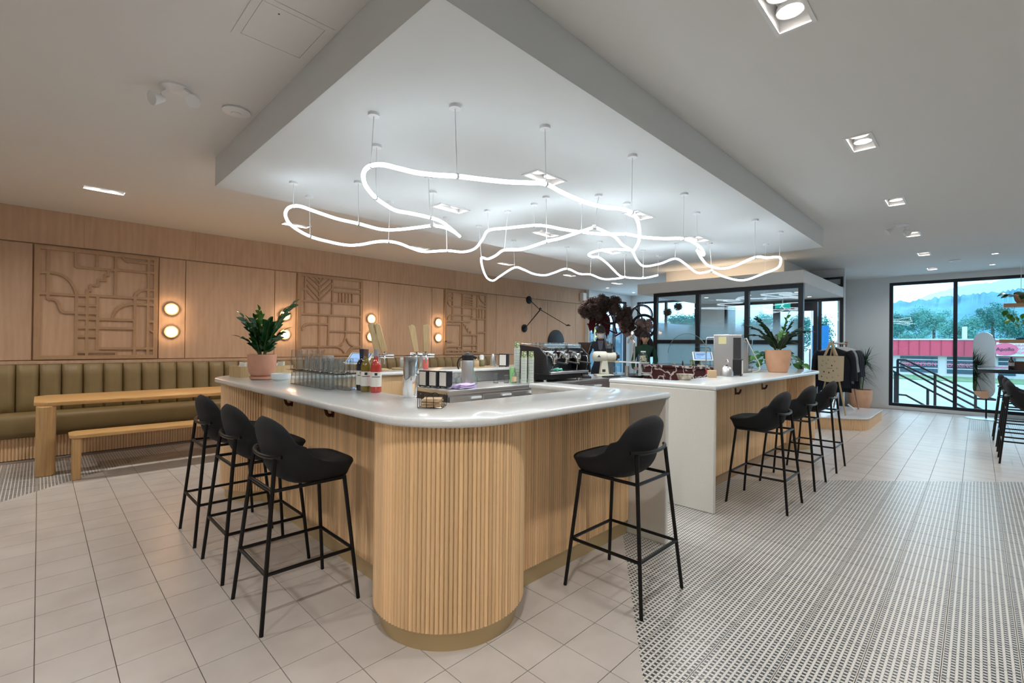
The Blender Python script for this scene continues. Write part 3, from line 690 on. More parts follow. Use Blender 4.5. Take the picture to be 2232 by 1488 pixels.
for x, z, a, bb in sl:
    lb = f'{a} round glowing wall sconce beside {bb}'
    if sc is None:
        sc = thing('wall_sconce', lb, 'wall lamp', (x, YL-.021, z), 0, 'round wall sconces')
        R_ = rot('X', PI/2)
        MB().lathe([(.062, 0), (.086, 0), (.089, .008), (.086, .030), (.070, .034), (.064, .012)], 32, R_).build('wood_ring', 'birch2', sc)
        MB().lathe([(.064, .004), (.060, .016), (.035, .026), (0, .03)], 28, R_).build('glowing_dome', 'sconce', sc)
        area_light('sconce_glow', (0, -.07, 0), .10, SCONCE_W, (1, .68, .40), sc, rot=(PI/2, 0, 0))
        L = bpy.data.lights.new('halo', 'POINT'); L.energy = SCONCE_W*.55; L.color = (1, .66, .38); L.shadow_soft_size = .03
        o = bpy.data.objects.new('halo', L); C.objects.link(o); o.location = (0, -.085, 0); o.parent = sc
    else: dup(sc, (x, YL-.021, z), 0, lb)

# ================================================================ BANQUETTE, TABLE, BENCH
bq = thing('banquette', 'long tan leather banquette with channelled back along the birch wall', 'bench seat', (1.5, 7.9, 0))
XQ0, XQ1 = -3.0, 7.4
def cushion(x0, x1, m):
    """one vertical channel of the back: puffed front"""
    nx, nz = 6, 8
    def fn(u, v):
        x = x0+.003+(x1-x0-.006)*u; z = .50+.585*v
        e = min(1, 4*u*(1-u)/.55)**.5; k = min(1, 4*v*(1-v)/.25)**.5
        return (x, YL-.055-.085*(.35+.65*e*k)-.045*(1-v), z)
    m.grid(lambda u, v: fn(1-u, v), nx, nz)
    m.add([(x0+.003, YL-.055, 1.085), (x1-.003, YL-.055, 1.085), (x1-.003, YL-.09, 1.085), (x0+.003, YL-.09, 1.085)], [(0, 1, 2, 3)])
edges = [P(x/2.976, 400+1250/2.976, Y=YL-.14).x for x in (100, 250, 395, 537, 665, 793, 912, 1027, 1138, 1250, 1360, 1460, 1553)]
st = (edges[-1]-edges[0])/(len(edges)-1); x = edges[0]-st*13
while x < XQ1:
    m = MB(); cushion(x, x+st, m); m.build('back_channel', 'leather', bq, world=True, ang=80); x += st
XQ0 = edges[0]-st*13; XQ1 = x
MB().box(XQ0, XQ1, YL-.06, YL-.052, .3, 1.08).build('back_board', 'leather', bq, world=True, ang=0)
m = MB(); prof = [(YL-.06, .255), (7.80, .255), (7.765, .275), (7.75, .32), (7.75, .46), (7.765, .505), (7.80, .53), (7.86, .535), (YL-.1, .515), (YL-.06, .515)]
m.prismd(prof, lambda a, b_, h: (h, a, b_), XQ0, XQ1); m.build('seat_cushion', 'leather', bq, world=True, ang=50)
MB().box(XQ0, XQ1, 7.83, 8.1, .0, .25).build('plinth', 'slatj', bq, world=True, ang=0)
pl = MB(); px_ = XQ0
pr_ = half_round(0, .0135)
while px_ < XQ1: pl.prism([(px_+a, 7.83+c) for a, c in pr_], 0, .25); px_ += .029
pl.build('plinth_slats', 'slatj', bq, world=True, ang=50, kind='stuff')

tb = thing('dining_table', 'long honey oak dining table with chamfered top in front of the banquette', 'table', (2.3, 7.15, 0))
ch = .05; xa, xc, ya, yc = -.03, 4.6, 6.70, 7.58
poly = [(xa+.1, ya), (xc-.1, ya), (xc, ya+.1), (xc, yc-.1), (xc-.1, yc), (xa+.1, yc), (xa, yc-.1), (xa, ya+.1)]
edge_slab(MB(), poly, .712, .752, .006).build('table_top', 'oak', tb, world=True, ang=30)
for lx in (.06, 4.5):
    for ly in (6.78, 7.5):
        MB().lathe([(.075, 0), (.075, .71)], 8, rot('Z', PI/8), (lx, ly, 0)).build('leg', 'oakv', tb, world=True, ang=30, bevel=.012) if False else \
        MB().prism([(lx-.075, ly-.05), (lx-.04, ly-.085), (lx+.04, ly-.085), (lx+.075, ly-.05), (lx+.075, ly+.05), (lx+.04, ly+.085), (lx-.04, ly+.085), (lx-.075, ly+.05)], 0, .712).build('leg', 'oakv', tb, world=True, ang=50, bevel=.01)
bn = thing('bench', 'low honey oak bench in front of the dining table', 'bench', (2.3, 6.45, 0))
xa, xc, ya, yc = .22, 4.5, 6.30, 6.62
poly = [(xa+.05, ya), (xc-.05, ya), (xc, ya+.05), (xc, yc-.05), (xc-.05, yc), (xa+.05, yc), (xa, yc-.05), (xa, ya+.05)]
edge_slab(MB(), poly, .415, .45, .006).build('seat_board', 'oak', bn, world=True, ang=30)
for lx in (.27, 4.45):
    for ly in (6.35, 6.57): MB().box(lx-.025, lx+.04, ly-.028, ly+.028, 0, .415).build('leg', 'oakv', bn, world=True, ang=30, bevel=.008)

# ================================================================ BAR STOOLS
def stool(label, loc, rz, group='black bar stools'):
    """seat faces +x, feet on a .49 x .46 rectangle"""
    t = thing('bar_stool', label, 'bar stool', loc, rz, group)
    cl = [(.265, .728, .170), (.252, .744, .200), (.18, .752, .224), (.07, .742, .235), (-.03, .738, .235), (-.095, .758, .232), (-.13, .82, .226), (-.148, .89, .214), (-.160, .965, .192), (-.163, 1.008, .150)]
    FW = [0, 0, 0, .0, .03, .075, .088, .070, .050, .035]
    def fn(u, v):
        k = u*(len(cl)-1); i = min(int(k), len(cl)-2); f = k-i
        x, z, w = [cl[i][q]*(1-f)+cl[i+1][q]*f for q in range(3)]
        s = (v-.5)*2; a = abs(s)
        back = max(0, min(1, (u-.42)/.33)); seat = 1-back
        lift = (a**2.4)*(.17*max(0, min(1, (u-.2)/.42))**1.5)*(1-back)**.9
        fwd = (a**2)*(FW[i]*(1-f)+FW[i+1]*f)
        drop = -(a**6)*.03*(1 if u < .1 else 0)
        return (x+fwd-.03*a**3*max(0, 1-u/.3), s*w*(1-.06*a*a), z+lift-.036*a**2.5*max(0, (u-.72)/.28))
    nu, nv = 22, 14; rows = [[Vector(fn(i/nu, j/nv)) for j in range(nv+1)] for i in range(nu+1)]
    def nor(i, j):
        a = rows[min(i+1, nu)][j]-rows[max(i-1, 0)][j]; b_ = rows[i][min(j+1, nv)]-rows[i][max(j-1, 0)]
        n = a.cross(b_); return n.normalized()
    out, inn = [], []
    for i in range(nu+1):
        for j in range(nv+1):
            e = math.sin(PI/2*min(1, min(i, nu-i)/3.0))*math.sin(PI/2*min(1, min(j, nv-j)/2.5))
            u = i/nu; seatp = max(0, 1-max(0, u-.45)/.2)
            th = .010+e*(.034+.052*seatp*min(1, i/2.5)); kk = abs(j/nv-.5)*2; n = (nor(i, j)*(1-.75*kk**2)+nor(i, nv//2)*(.75*kk**2)).normalized()
            if n.z*(1 if u < .5 else 0)+n.x*(1 if u >= .5 else 0) < 0: n = -n
            inn.append(rows[i][j]+n*e*.014); out.append(rows[i][j]-n*th)
    N = (nu+1)*(nv+1); f = []
    for i in range(nu):
        for j in range(nv):
            q = (i*(nv+1)+j, i*(nv+1)+j+1, (i+1)*(nv+1)+j+1, (i+1)*(nv+1)+j); f.append(q); f.append(tuple(N+k for k in reversed(q)))
    bd = [(0, j) for j in range(nv)]+[(i, nv) for i in range(nu)]+[(nu, nv-j) for j in range(nv)]+[(nu-i, 0) for i in range(nu)]
    ids = [i*(nv+1)+j for i, j in bd]
    for k in range(len(ids)): a, b_ = ids[k], ids[(k+1) % len(ids)]; f.append((b_, a, N+a, N+b_))
    sh = MB().add(inn+out, f).build('seat_shell', 'velvet', t, ang=0)
    sh.data.shade_smooth(); s2 = sh.modifiers.new('round', 'SUBSURF'); s2.levels = 1; s2.render_levels = 1
    r = .0112; FL = [(.245, .23), (.245, -.23)]; RL = [(-.245, .23), (-.245, -.23)]
    tf = [(.185, .17, .668), (.185, -.17, .668)]; tr_ = [(-.170, .160, .812), (-.170, -.160, .812)]
    for (a, c), tp in zip(FL, tf): MB().tube([(a, c, 0), tp], [r*.92, r], 8).build('leg', 'black', t)
    for (a, c), tp in zip(RL, tr_): MB().tube([(a, c, 0), tp], [r*.92, r], 8).build('leg', 'black', t)
    def at(p, q, z): k = z/q[2]; return Vector((p[0]+(q[0]-p[0])*k, p[1]+(q[1]-p[1])*k, z))
    rz_ = .66
    MB().tube([at(FL[0], tf[0], rz_), at(RL[0], tr_[0], rz_)], r*.85, 8).tube([at(FL[1], tf[1], rz_), at(RL[1], tr_[1], rz_)], r*.85, 8).tube([at(FL[0], tf[0], rz_), at(FL[1], tf[1], rz_)], r*.85, 8).tube([at(RL[0], tr_[0], rz_), at(RL[1], tr_[1], rz_)], r*.85, 8).build('seat_frame', 'black', t)
    zf = .272
    for a, b_ in (((FL[0], tf[0]), (RL[0], tr_[0])), ((FL[1], tf[1]), (RL[1], tr_[1])), ((FL[0], tf[0]), (FL[1], tf[1])), ((RL[0], tr_[0]), (RL[1], tr_[1]))):
        MB().tube([at(*a, zf), at(*b_, zf)], r*.85, 8).build('footrest', 'black', t)
    cv = [(-.148, .188, .824), (-.168, .158, .821), (-.186, .09, .816), (-.192, 0, .814), (-.186, -.09, .816), (-.168, -.158, .821), (-.148, -.188, .824)]
    MB().tube(smooth(cv, 4), .0105, 8).build('back_rail', 'black', t)
    return t
s0 = stool('black fabric bar stool nearest the camera, left of the round slatted corner', (1.0, 2.63, 0), 0)
for loc, rz, lb in [((.998, 3.29, 0), 0, 'black fabric bar stool in the middle of three left of the front bar'),
                    ((.998, 3.97, 0), 0, 'black fabric bar stool farthest of three left of the front bar, nearest the table'),
                    ((2.40, 1.452, 0), PI/2, 'single black bar stool right of the round slatted corner, before the waterfall panel'),
                    ((4.597, 1.355, 0), PI/2, 'black fabric bar stool nearest of three at the second bar'),
                    ((5.52, 1.355, 0), PI/2, 'black fabric bar stool in the middle of three at the second bar'),
                    ((6.45, 1.345, 0), PI/2, 'black fabric bar stool farthest of three at the second bar'),
                    ((8.485, -.44, 0), -PI/2, 'black bar stool at the right edge of the picture, nearest of three'),
                    ((9.40, -.44, 0), -PI/2, 'black bar stool at the right edge of the picture, middle of three'),
                    ((10.48, -.42, 0), -PI/2, 'black bar stool at the right edge of the picture, farthest of three')]:
    dup(s0, loc, rz, lb)

# ================================================================ NEON PENDANT
neon = thing('tube_pendant', 'glowing white looping tube pendant hanging under the dropped ceiling', 'ceiling light', (4, 3, ZS))
u6 = lambda x, y: (600+x*.2822, 220+y*.2822)
u7 = lambda x, y: (1100+x*.31362, 250+y*.31362)
SUP = {}
def sup(k, can, att):
    c = P(*can, z=ZS-.002); a = P(*att, X=c.x); b2 = P(*att, Y=c.y); z = min(2.62, max(2.1, (a.z+b2.z)/2)); SUP[k] = (c, z, P(*att, z=z))
for k, c, a in [(1, (640, 397), (639, 449)), (2, (674, 428), (676, 515)), (3, (781, 396), (781, 487)), (4, (850, 440), (846.6, 526)), (5, (815, 248), (809, 361)), (6, (821, 317), (819, 431)), (7, (992, 231), (996, 384)), (8, (934, 385), (937, 474)),
                (9, (944, 417.5), (944, 491)), (10, (972.5, 474), (974, 546)), (11, (1188, 276), (1190, 401)), (12, (1063, 458.5), (1065, 502)), (13, (1107, 460), (1099.5, 544.5)), (14, (1164.5, 444), (1164, 491)), (15, (1190.5, 429), (1191, 526)),
                (16, (1043.7, 492), (1049, 563)), (17, (1120, 524), (1121, 583)), (18, (1378.5, 339), (1376.6, 463)), (19, (1305, 424.7), (1296, 494.6)), (20, (1269, 440), (1267, 505.6)), (21, (1366, 442), (1363, 510)), (22, (1491, 422), (1489, 520)), (23, (1518.7, 463), (1520, 546)),
                (24, (1646, 479), (1645.7, 560.5)), (25, (1700.6, 505), (1699, 560.5)), (26, (1669, 532), (1667, 595)), (27, (1547, 530), (1551, 590)), (28, (1472.6, 530), (1471.6, 563.6)), (29, (1435.6, 557), (1434, 599.7)), (30, (1402, 545), (1402, 604)), (31, (1361, 555), (1362, 604)),
                (32, (1307, 526), (1304.8, 560.5)), (33, (1288, 556), (1287, 598)), (34, (1235.5, 538), (1235.8, 585.6))]: sup(k, c, a)
def run(tr, pts):
    """pixel path with support numbers -> 3D path on interpolated heights"""
    q = []
    for p in pts:
        if isinstance(p, int): q.append((None, SUP[p][1], SUP[p][2]))
        else: q.append((tr(*p) if len(p) == 2 else p[:2], None, None))
    known = [i for i, e in enumerate(q) if e[1] is not None]; out = []
    for i, e in enumerate(q):
        if e[1] is not None: out.append(e[2]); continue
        lo = [k for k in known if k < i]; hi = [k for k in known if k > i]
        if lo and hi: f = (i-lo[-1])/(hi[0]-lo[-1]); z = q[lo[-1]][1]*(1-f)+q[hi[0]][1]*f
        else: z = q[(lo or hi)[-1 if lo else 0]][1]
        out.append(P(*e[0], z=z))
    return out
t1 = run(u6, [(1425, 1045), (1350, 980), (1280, 930), 8, (1050, 868), (930, 845), (850, 800), 6, (705, 665), (680, 590), (692, 535), 5, (830, 492), (950, 520), (1100, 555), (1250, 572), 7, (1600, 605), (1800, 625), (1980, 632), 11])
t1 += run(u7, [11, (400, 540), (540, 600), (680, 640), (800, 652), 18, (918, 725), (936, 800), (932, 880), (900, 940)])[1:]
t2 = run(u7, [19, (760, 845), (820, 905), (885, 945), (920, 1010), (970, 1052), (1080, 1035), 28, (1260, 1040), (1340, 1098), 27])
t2b = run(u7, [(895, 942), (800, 935), (700, 937), (620, 952), (583, 972), (610, 988), 32, (720, 1040), (790, 1110), 31, (960, 1135), 29])
t3 = run(u7, [27, (1540, 1130), (1660, 1150), 26, (1890, 1068), (1916, 1035), 25, (1820, 993), 24, (1600, 1050), (1510, 1068), (1420, 1050), (1370, 1000), 23])
t3b = run(u7, [(1348, 950), (1383, 975), (1375, 940), (1320, 890), 22, (1100, 860), (960, 850), 21, (700, 830), 20])
t4 = run(u7, [20, (400, 795), (300, 775), 14])+run(u6, [14, (1800, 980), 12, (1600, 1070), (1540, 1140), (1450, 1165), 10, (1150, 1163), (1050, 1135), (960, 1100), 4, (780, 1087), (650, 1110), (550, 1112), (430, 1090), 2, (130, 965), (80, 890), (92, 835), 1, (200, 815), (300, 850), (480, 910), 3, (800, 988), (900, 995), (1030, 985), 9])[1:]
t4b = run(u6, [9, (1330, 985), (1425, 1043)])
t5 = run(u7, [19, (480, 828), (380, 860), 15, (130, 932), (0, 940)])+run(u6, [(1900, 1148), 13, (1700, 1195), (1640, 1220), 16, (1608, 1310), (1640, 1370), (1685, 1386), (1740, 1350), 17])
t5 += run(u7, [17, (130, 1075), (200, 1105), (280, 1115), (350, 1095), 34, (520, 1105), 33, (680, 1140), (760, 1140), 31])[1:]
for pth in (t1, t2, t2b, t3, t3b, t4, t4b, t5):
    MB().tube(smooth(pth, 5), .0128, 10).build('glowing_tube', 'neon', neon, world=True, ang=80)
for k, (c, z, a) in SUP.items():
    MB().lathe([(.034, 0), (.034, -.018), (0, -.018)], 18, o=(c.x, c.y, ZS)).build('ceiling_cap', 'fixw', neon, world=True)
    MB().tube([(c.x, c.y, ZS-.018), (a.x, a.y, a.z+.014)], .0028, 6).build('rod', 'fixw', neon, world=True)
    MB().lathe([(.0165, -.008), (.0165, .008)], 12, rot('Y', PI/2), a).build('clip', 'steel', neon, world=True)
for k in (9, 19, 20, 27, 31):
    a = SUP[k][2]; MB().obox(a, (.06, .034, .034), rot('Z', .5)).build('connector', 'fixw', neon, world=True, ang=30, bevel=.004)
# ================================================================ BACK COUNTER (lower steel counter inside the bar)
ZL = .90
ct = thing('steel_counter', 'long stainless steel work counter inside the front bar', 'counter')
edge_slab(MB(), [(3.0, 3.90), (6.55, 3.90), (6.55, 4.60), (3.0, 4.60)], ZL-.045, ZL, .004).build('worktop', 'steel', ct, ang=30)
MB().box(3.02, 6.52, 3.96, 4.58, .08, ZL-.045).build('cabinet', 'steel', ct, ang=0)
MB().box(3.0, 3.016, 3.93, 4.58, .08, ZL-.046).build('end_panel', 'steeld', ct, ang=0)
for i, xa in enumerate((3.05, 3.52, 3.99, 4.46, 4.93, 5.40)):
    d = MB().box(xa, xa+.43, 3.935, 3.962, .15, ZL-.075).build('door', 'steel', ct, bevel=.004)
    MB().box(xa+.27, xa+.42, 3.905, 3.935, ZL-.11, ZL-.085).build('handle', 'ceramic', d, bevel=.003)
MB().box(3.0, 5.3, 4.645, 4.66, ZL, 1.02).build('backsplash', 'steel', bar, ang=0)
# steel ledge under the left arm
ld = thing('sink_counter', 'low steel sink counter behind the left arm of the front bar', 'counter')
edge_slab(MB(), [(1.64, 2.10), (2.18, 2.10), (2.18, 4.64), (1.64, 4.64)], .84, .88, .004).build('worktop', 'steel', ld, ang=30)
MB().box(1.66, 2.16, 2.12, 4.62, .08, .84).build('cabinet', 'steeld', ld, ang=0)
MB().lathe([(.12, .881), (.125, .885), (.11, .882), (.10, .8815), (0, .8812)], 28, o=(1.92, 2.45, 0)).build('basin_rim', 'chrome', ld)
# front work ledge behind the right waterfall
ld2 = thing('undercounter_fridge', 'low steel fridge unit under the right end of the front bar', 'fridge')
MB().box(2.22, 2.90, 2.14, 2.62, .05, .86).build('cabinet', 'steel', ld2, ang=0, bevel=.004)
MB().box(2.25, 2.85, 2.622, 2.64, .12, .82).build('door', 'steel', ld2, bevel=.004)

# ================================================================ SMALL THINGS
def leaf_mesh(name, L, w, m, fold=.25, curl=.2, n=6):
    b = MB(); v = []; f = []
    for i in range(n+1):
        t = i/n; ww = w*math.sin(PI*t**.8)**.8*.5 if 0 < t < 1 else .0008
        z = -curl*L*t*t
        v += [(t*L, -ww, z+fold*ww), (t*L, 0, z), (t*L, ww, z+fold*ww)]
    for i in range(n):
        for j in (0, 1): f.append((i*3+j, (i+1)*3+j, (i+1)*3+j+1, i*3+j+1))
    return b.add(v, f).mesh(name, m, 60)
def pot(t, r, h, m='terra', saucer=False, rb=.62, name='pot', z=0):
    if saucer:
        MB().lathe([(r*.70, z), (r*.82, z+.008), (r*.84, z+h*.14), (r*.80, z+h*.14), (r*.76, z+h*.05), (0, z+h*.05)], 40).build('saucer', m, t)
        z += h*.06
    prof = [(r*rb*.9, z), (r*rb, z+.004), (r*.86, z+h*.22), (r*.97, z+h*.5), (r, z+h*.97), (r*.99, z+h), (r*.94, z+h), (r*.92, z+h*.9), (0, z+h*.88)]
    o = MB().lathe(prof, 44).build(name, m, t)
    MB().lathe([(r*.925, z+h*.89), (0, z+h*.915)], 24).build('soil', 'soil', t)
    return z+h*.9
def zz_plant(t, z, stems, m='leaf', Lf=.075, wf=.034, nl=9, mb='leafb'):
    lm = leaf_mesh('leaf', Lf, wf, m); lb = leaf_mesh('leaf', Lf*.8, wf, mb)
    for (az, lean, ln, bright, dens) in stems:
        a = math.radians(az); d = Vector((math.cos(a), math.sin(a), 0)); pts = []
        for k in range(7):
            s = k/6; pts.append(Vector((0, 0, z))+d*(.02+ln*(math.sin(lean)*s*(.45+.55*s)))+Vector((0, 0, ln*s*math.cos(lean*.85*s))))
        MB().tube(smooth(pts, 2), [.0065*(1-.6*i/12) for i in range(13)], 6).build('stem', 'stem', t)
        for k in range(dens):
            s = .22+.78*k/(dens-1) if dens > 1 else 1; q = s*6; i = min(5, int(q)); p = pts[i].lerp(pts[i+1], q-i); tg = (pts[i+1]-pts[i]).normalized()
            sd = tg.cross(Vector((0, 0, 1)) if abs(tg.z) < .98 else Vector((-d.y, d.x, 0.01))).normalized()
            sgs = (1, -1) if k < dens-1 else (0,)
            for sg in sgs:
                x = (sd*sg*.85+tg*.75+Vector((random.uniform(-.2, .2), random.uniform(-.2, .2), random.uniform(-.15, .15)))).normalized() if sg else tg
                y = x.cross(tg.cross(sd)+Vector((0, 0, .3))).normalized(); zz = x.cross(y); 
                if zz.z < 0: y, zz = -y, -zz
                o = bpy.data.objects.new('leaf', lb if bright else lm); C.objects.link(o); o.parent = t
                sc_ = random.uniform(.8, 1.15)*(1-.25*abs(s-.6))
                M = Matrix((x*sc_, y*sc_, zz*sc_)).transposed().to_4x4(); M.translation = p; o.matrix_basis = M
pl1 = thing('potted_plant', 'glossy green plant in a terracotta pot with saucer on the far corner of the bar', 'potted plant', (1.37, 4.42, ZB), 0)
zt = pot(pl1, .115, .205, 'terra', True)
zz_plant(pl1, zt, [(135, .42, .36, False, 7), (170, .25, .30, False, 6), (110, .22, .33, False, 8), (100, .10, .40, True, 9), (-45, .50, .50, False, 10), (-30, .35, .40, False, 8), (-70, .25, .30, False, 8), (-20, .12, .28, False, 8), (160, .75, .20, False, 5), (-10, .6, .26, False, 6), (-60, .75, .22, False, 5), (90, .5, .2, False, 5)], Lf=.088, wf=.054)
pl2 = thing('potted_plant', 'dark arching plant in a large peach round pot on the second bar', 'potted plant', (6.72, 1.83, ZB), 0)
zt = pot(pl2, .148, .285, 'peach', rb=.74)
zz_plant(pl2, zt, [(z1, z2, z3*.72, z4, z5) for z1, z2, z3, z4, z5 in [(125, .85, .62, False, 12), (140, .55, .66, False, 13), (105, 1.05, .50, False, 11), (-60, .35, .55, False, 10), (-50, 1.05, .60, False, 12), (-40, .75, .52, False, 11), (-90, .2, .68, True, 10), (90, .3, .35, False, 9), (-120, .5, .3, False, 7), (20, .5, .3, False, 7), (160, .9, .4, False, 9), (-30, 1.25, .35, False, 6)]], m='leafd', Lf=.088, wf=.054)
# trailing vine behind the big pot
vp = thing('trailing_vine_plant', 'bright heart leaved vine trailing behind the large peach pot', 'potted plant', (7.38, 2.06, ZB+.002))
MB().lathe([(.06, 0), (.085, .12), (.09, .13), (.08, .13), (0, .115)], 24).build('pot', 'ceramic', vp)
hl_ = leaf_mesh('leaf', .11, .095, 'leafb', .2, .25)
hd_ = leaf_mesh('leaf', .11, .095, 'leaf', .2, .25)
for az in (100, 130, 160, 190, -60, -85, -110, 60, -30, 145):
    a = math.radians(az); d = Vector((math.cos(a), math.sin(a), 0)); r_ = random.uniform(.16, .42)
    pts = [Vector((0, 0, .12)), d*r_*.4+Vector((0, 0, .24)), d*r_*.8+Vector((0, 0, .17)), d*r_+Vector((0, 0, .07))]
    sp = smooth(pts, 4); MB().tube(sp, .003, 5).build('vine', 'stem', vp)
    for k in range(3, len(sp), 2):
        o = bpy.data.objects.new('leaf', random.choice((hl_, hd_))); C.objects.link(o); o.parent = vp; o.location = sp[k]; o.rotation_euler = (random.uniform(-.6, .6), random.uniform(-.2, .8), a+random.uniform(-1, 1))
# white dish
t = thing('dish', 'small white stacked ceramic dish beside the terracotta pot', 'bowl', (1.44, 4.17, ZB))
MB().lathe([(.058, 0), (.06, .012), (.073, .016), (.077, .022), (.078, .062), (.075, .062), (.072, .025), (0, .02)], 36).build('dish', 'ceramic', t)
# packet box
t = thing('wooden_tray', 'low wooden box of sugar packets behind the terracotta pot', 'box', (1.50, 4.84, ZB), .12)
m = MB(); m.box(-.24, .24, -.12, .12, 0, .008); m.box(-.24, .24, -.12, -.11, .008, .10); m.box(-.24, .24, .11, .12, .008, .10); m.box(-.24, -.23, -.11, .11, .008, .10); m.box(.23, .24, -.11, .11, .008, .10); m.build('tray', 'handle', t, ang=0)
for i in range(10): MB().obox((-.20+.044*i, random.uniform(-.04, .04), .075), (.012, .12, .11), rot('Y', random.uniform(-.3, .3))@rot('X', random.uniform(-.15, .15))).build('packet', 'paper', t, ang=0)

# glasses: a first glass of each kind, then copies
M_['chrome_glass'] = glass_cup('thick_glass_rim', 3.5, (.3, .34, .35), (.7, .75, .75))
def tumbler(name, r, h, label, cat, handle=False, group=None, loc=(0, 0, 0)):
    t = thing(name, label, cat, loc, 0, group)
    MB().lathe([(r, 0), (r*.98, h*.1), (r*.86, h*.93), (r*.80, h), (0, h)], 18).build('vessel', 'cupglass', t)
    MB().lathe([(r*.99, 0), (r*1.03, .002), (r*1.0, .005)], 18).build('rim', 'chrome_glass', t)
    if handle: MB().tube(smooth([(r*.9, 0, h*.80), (r*1.45, 0, h*.78), (r*1.62, 0, h*.5), (r*1.35, 0, h*.24), (r*.88, 0, h*.2)], 4), r*.09, 6).build('handle', 'cupglass', t)
    return t
XI = 1.625
lab_low = 'clear tumbler in the lower tier of glasses on the front bar'
lab_up = 'clear handled mug in the upper tier of glasses on the front bar'
lab_ta = 'tall clear pitcher glass stacked at the plant end of the glass rows'
low = tumbler('tumbler', .0365, .105, lab_low, 'glass', group='lower tier of bar tumblers')
first_used = False
rows_x = (1.585, 1.508, 1.431)
n = 0
for ri, xr in enumerate(rows_x):
    for k in range(11):
        y = 3.88-k*.0755-(ri*.03)
        if ri == 2 and k > 8: continue
        if not first_used: low.location = (xr, y, ZB); first_used = True
        else: dup(low, (xr, y, ZB), random.random()*6)
tr_ = tag(MB().box(1.395, 1.622, 3.08, 3.93, ZB+.107, ZB+.111).build('glass_shelf', 'cupglass', None, ang=0), 'clear sheet carrying the upper tier of mugs', 'shelf')
mug = tumbler('glass_mug', .037, .105, lab_up, 'glass', handle=True, group='upper tier of glass mugs', loc=(1.575, 3.13, ZB+.112)); mug.rotation_euler = (0, 0, -1.2)
for ri, xr in enumerate((1.575, 1.475)):
    for k in range(7):
        if ri == 0 and k == 0: continue
        dup(mug, (xr, 3.13+k*.088+ri*.02, ZB+.112), random.uniform(-2.0, -.6))
tall = tumbler('glass_pitcher', .048, .155, lab_ta, 'glass', group='tall glasses beside the dish', loc=(1.57, 3.87, ZB+.112))
for x, y in ((1.57, 3.76), (1.46, 3.88), (1.46, 3.77)): dup(tall, (x, y, ZB+.112))
t = thing('glass_jar', 'glass storage jar with steel lid standing behind the mugs', 'jar', (1.72, 3.90, .88))
MB().lathe([(.055, 0), (.06, .01), (.06, .30), (.045, .33), (.045, .37)], 24).build('jar', 'cupglass', t)
MB().lathe([(.05, .36), (.05, .40), (0, .402)], 24).build('lid', 'steel', t)
# bottles
def bottle(label, loc, gl, cap, r=.035, h=.285, lab='paper', wine=True, hasl=True):
    t = thing('wine_bottle' if wine else 'bottle', label, 'bottle', loc, random.random())
    MB().lathe([(r*.9, 0), (r, .006), (r, h*.60), (r*.85, h*.68), (r*.42, h*.76), (r*.38, h*.97), (r*.42, h*.975), (r*.42, h), (0, h)], 28).build('glass_body', gl, t)
    MB().lathe([(r*.44, h*.84), (r*.44, h*1.003), (0, h*1.004)], 20).build('capsule', cap, t)
    if hasl:
        m = MB(); n_ = 14; a0 = math.radians(150); a1 = math.radians(330); a0 -= t.rotation_euler.z; a1 -= t.rotation_euler.z
        m.grid(lambda u, v: ((r+.0008)*math.cos(a0+(a1-a0)*u), (r+.0008)*math.sin(a0+(a1-a0)*u), h*(.14+.34*v)), n_, 1); m.build('label_paper', lab, t)
        m = MB(); m.grid(lambda u, v: ((r+.0015)*math.cos(a0+(a1-a0)*(.25+.5*u)), (r+.0015)*math.sin(a0+(a1-a0)*(.25+.5*u)), h*(.36+.015*v)), 8, 1); m.build('label_line', 'ink', t)
        m = MB(); m.grid(lambda u, v: ((r+.0015)*math.cos(a0+(a1-a0)*(.42+.16*u)), (r+.0015)*math.sin(a0+(a1-a0)*(.42+.16*u)), h*(.40+.06*v)), 4, 1); m.build('label_emblem', 'ink', t)
    return t
M_['wine'] = mat('dark_wine_glass', (.012, .010, .022), .08, coat=.5); M_['whitewine'] = mat('olive_wine_glass', (.20, .15, .02), .08, coat=.5); M_['rose'] = mat('rose_wine_glass', (.50, .05, .035), .08, coat=.5)
M_['amber'] = mat('brown_glass', (.018, .012, .010), .15, coat=.4); M_['capbr'] = mat('brown_capsule', (.22, .13, .10), .35, .4); M_['capgr'] = mat('grey_capsule', (.42, .42, .45), .35, .4)
bottle('dark red wine bottle, left of the three bottles on the bar', (1.578, 3.03, ZB), 'wine', 'ink')
bottle('white wine bottle with brown capsule, middle of the three bottles', (1.556, 2.925, ZB), 'whitewine', 'capbr')
bottle('rose wine bottle with grey capsule, right of the three bottles', (1.582, 2.84, ZB), 'rose', 'capgr')
t = thing('steel_cylinder', 'tall polished steel cylinder on the inner edge of the front bar', 'canister', (1.60, 2.46, ZB))
MB().lathe([(.040, 0), (.043, .004), (.043, .245), (.040, .252), (.036, .252), (.036, .20), (0, .20)], 40).build('cylinder', 'chrome', t)
t = thing('coaster_caddy', 'black wire caddy on the front bar at the round corner', 'caddy', (1.44, 2.005, ZB), .75)
s = .062
m = MB().tube([(-s, -s, .004), (s, -s, .004), (s, s, .004), (-s, s, .004)], .0016, 6, closed=True); m.tube([(-s, 0, .004), (s, 0, .004)], .0016, 6); m.tube([(0, -s, .004), (0, s, .004)], .0016, 6); m.build('base_frame', 'black', t)
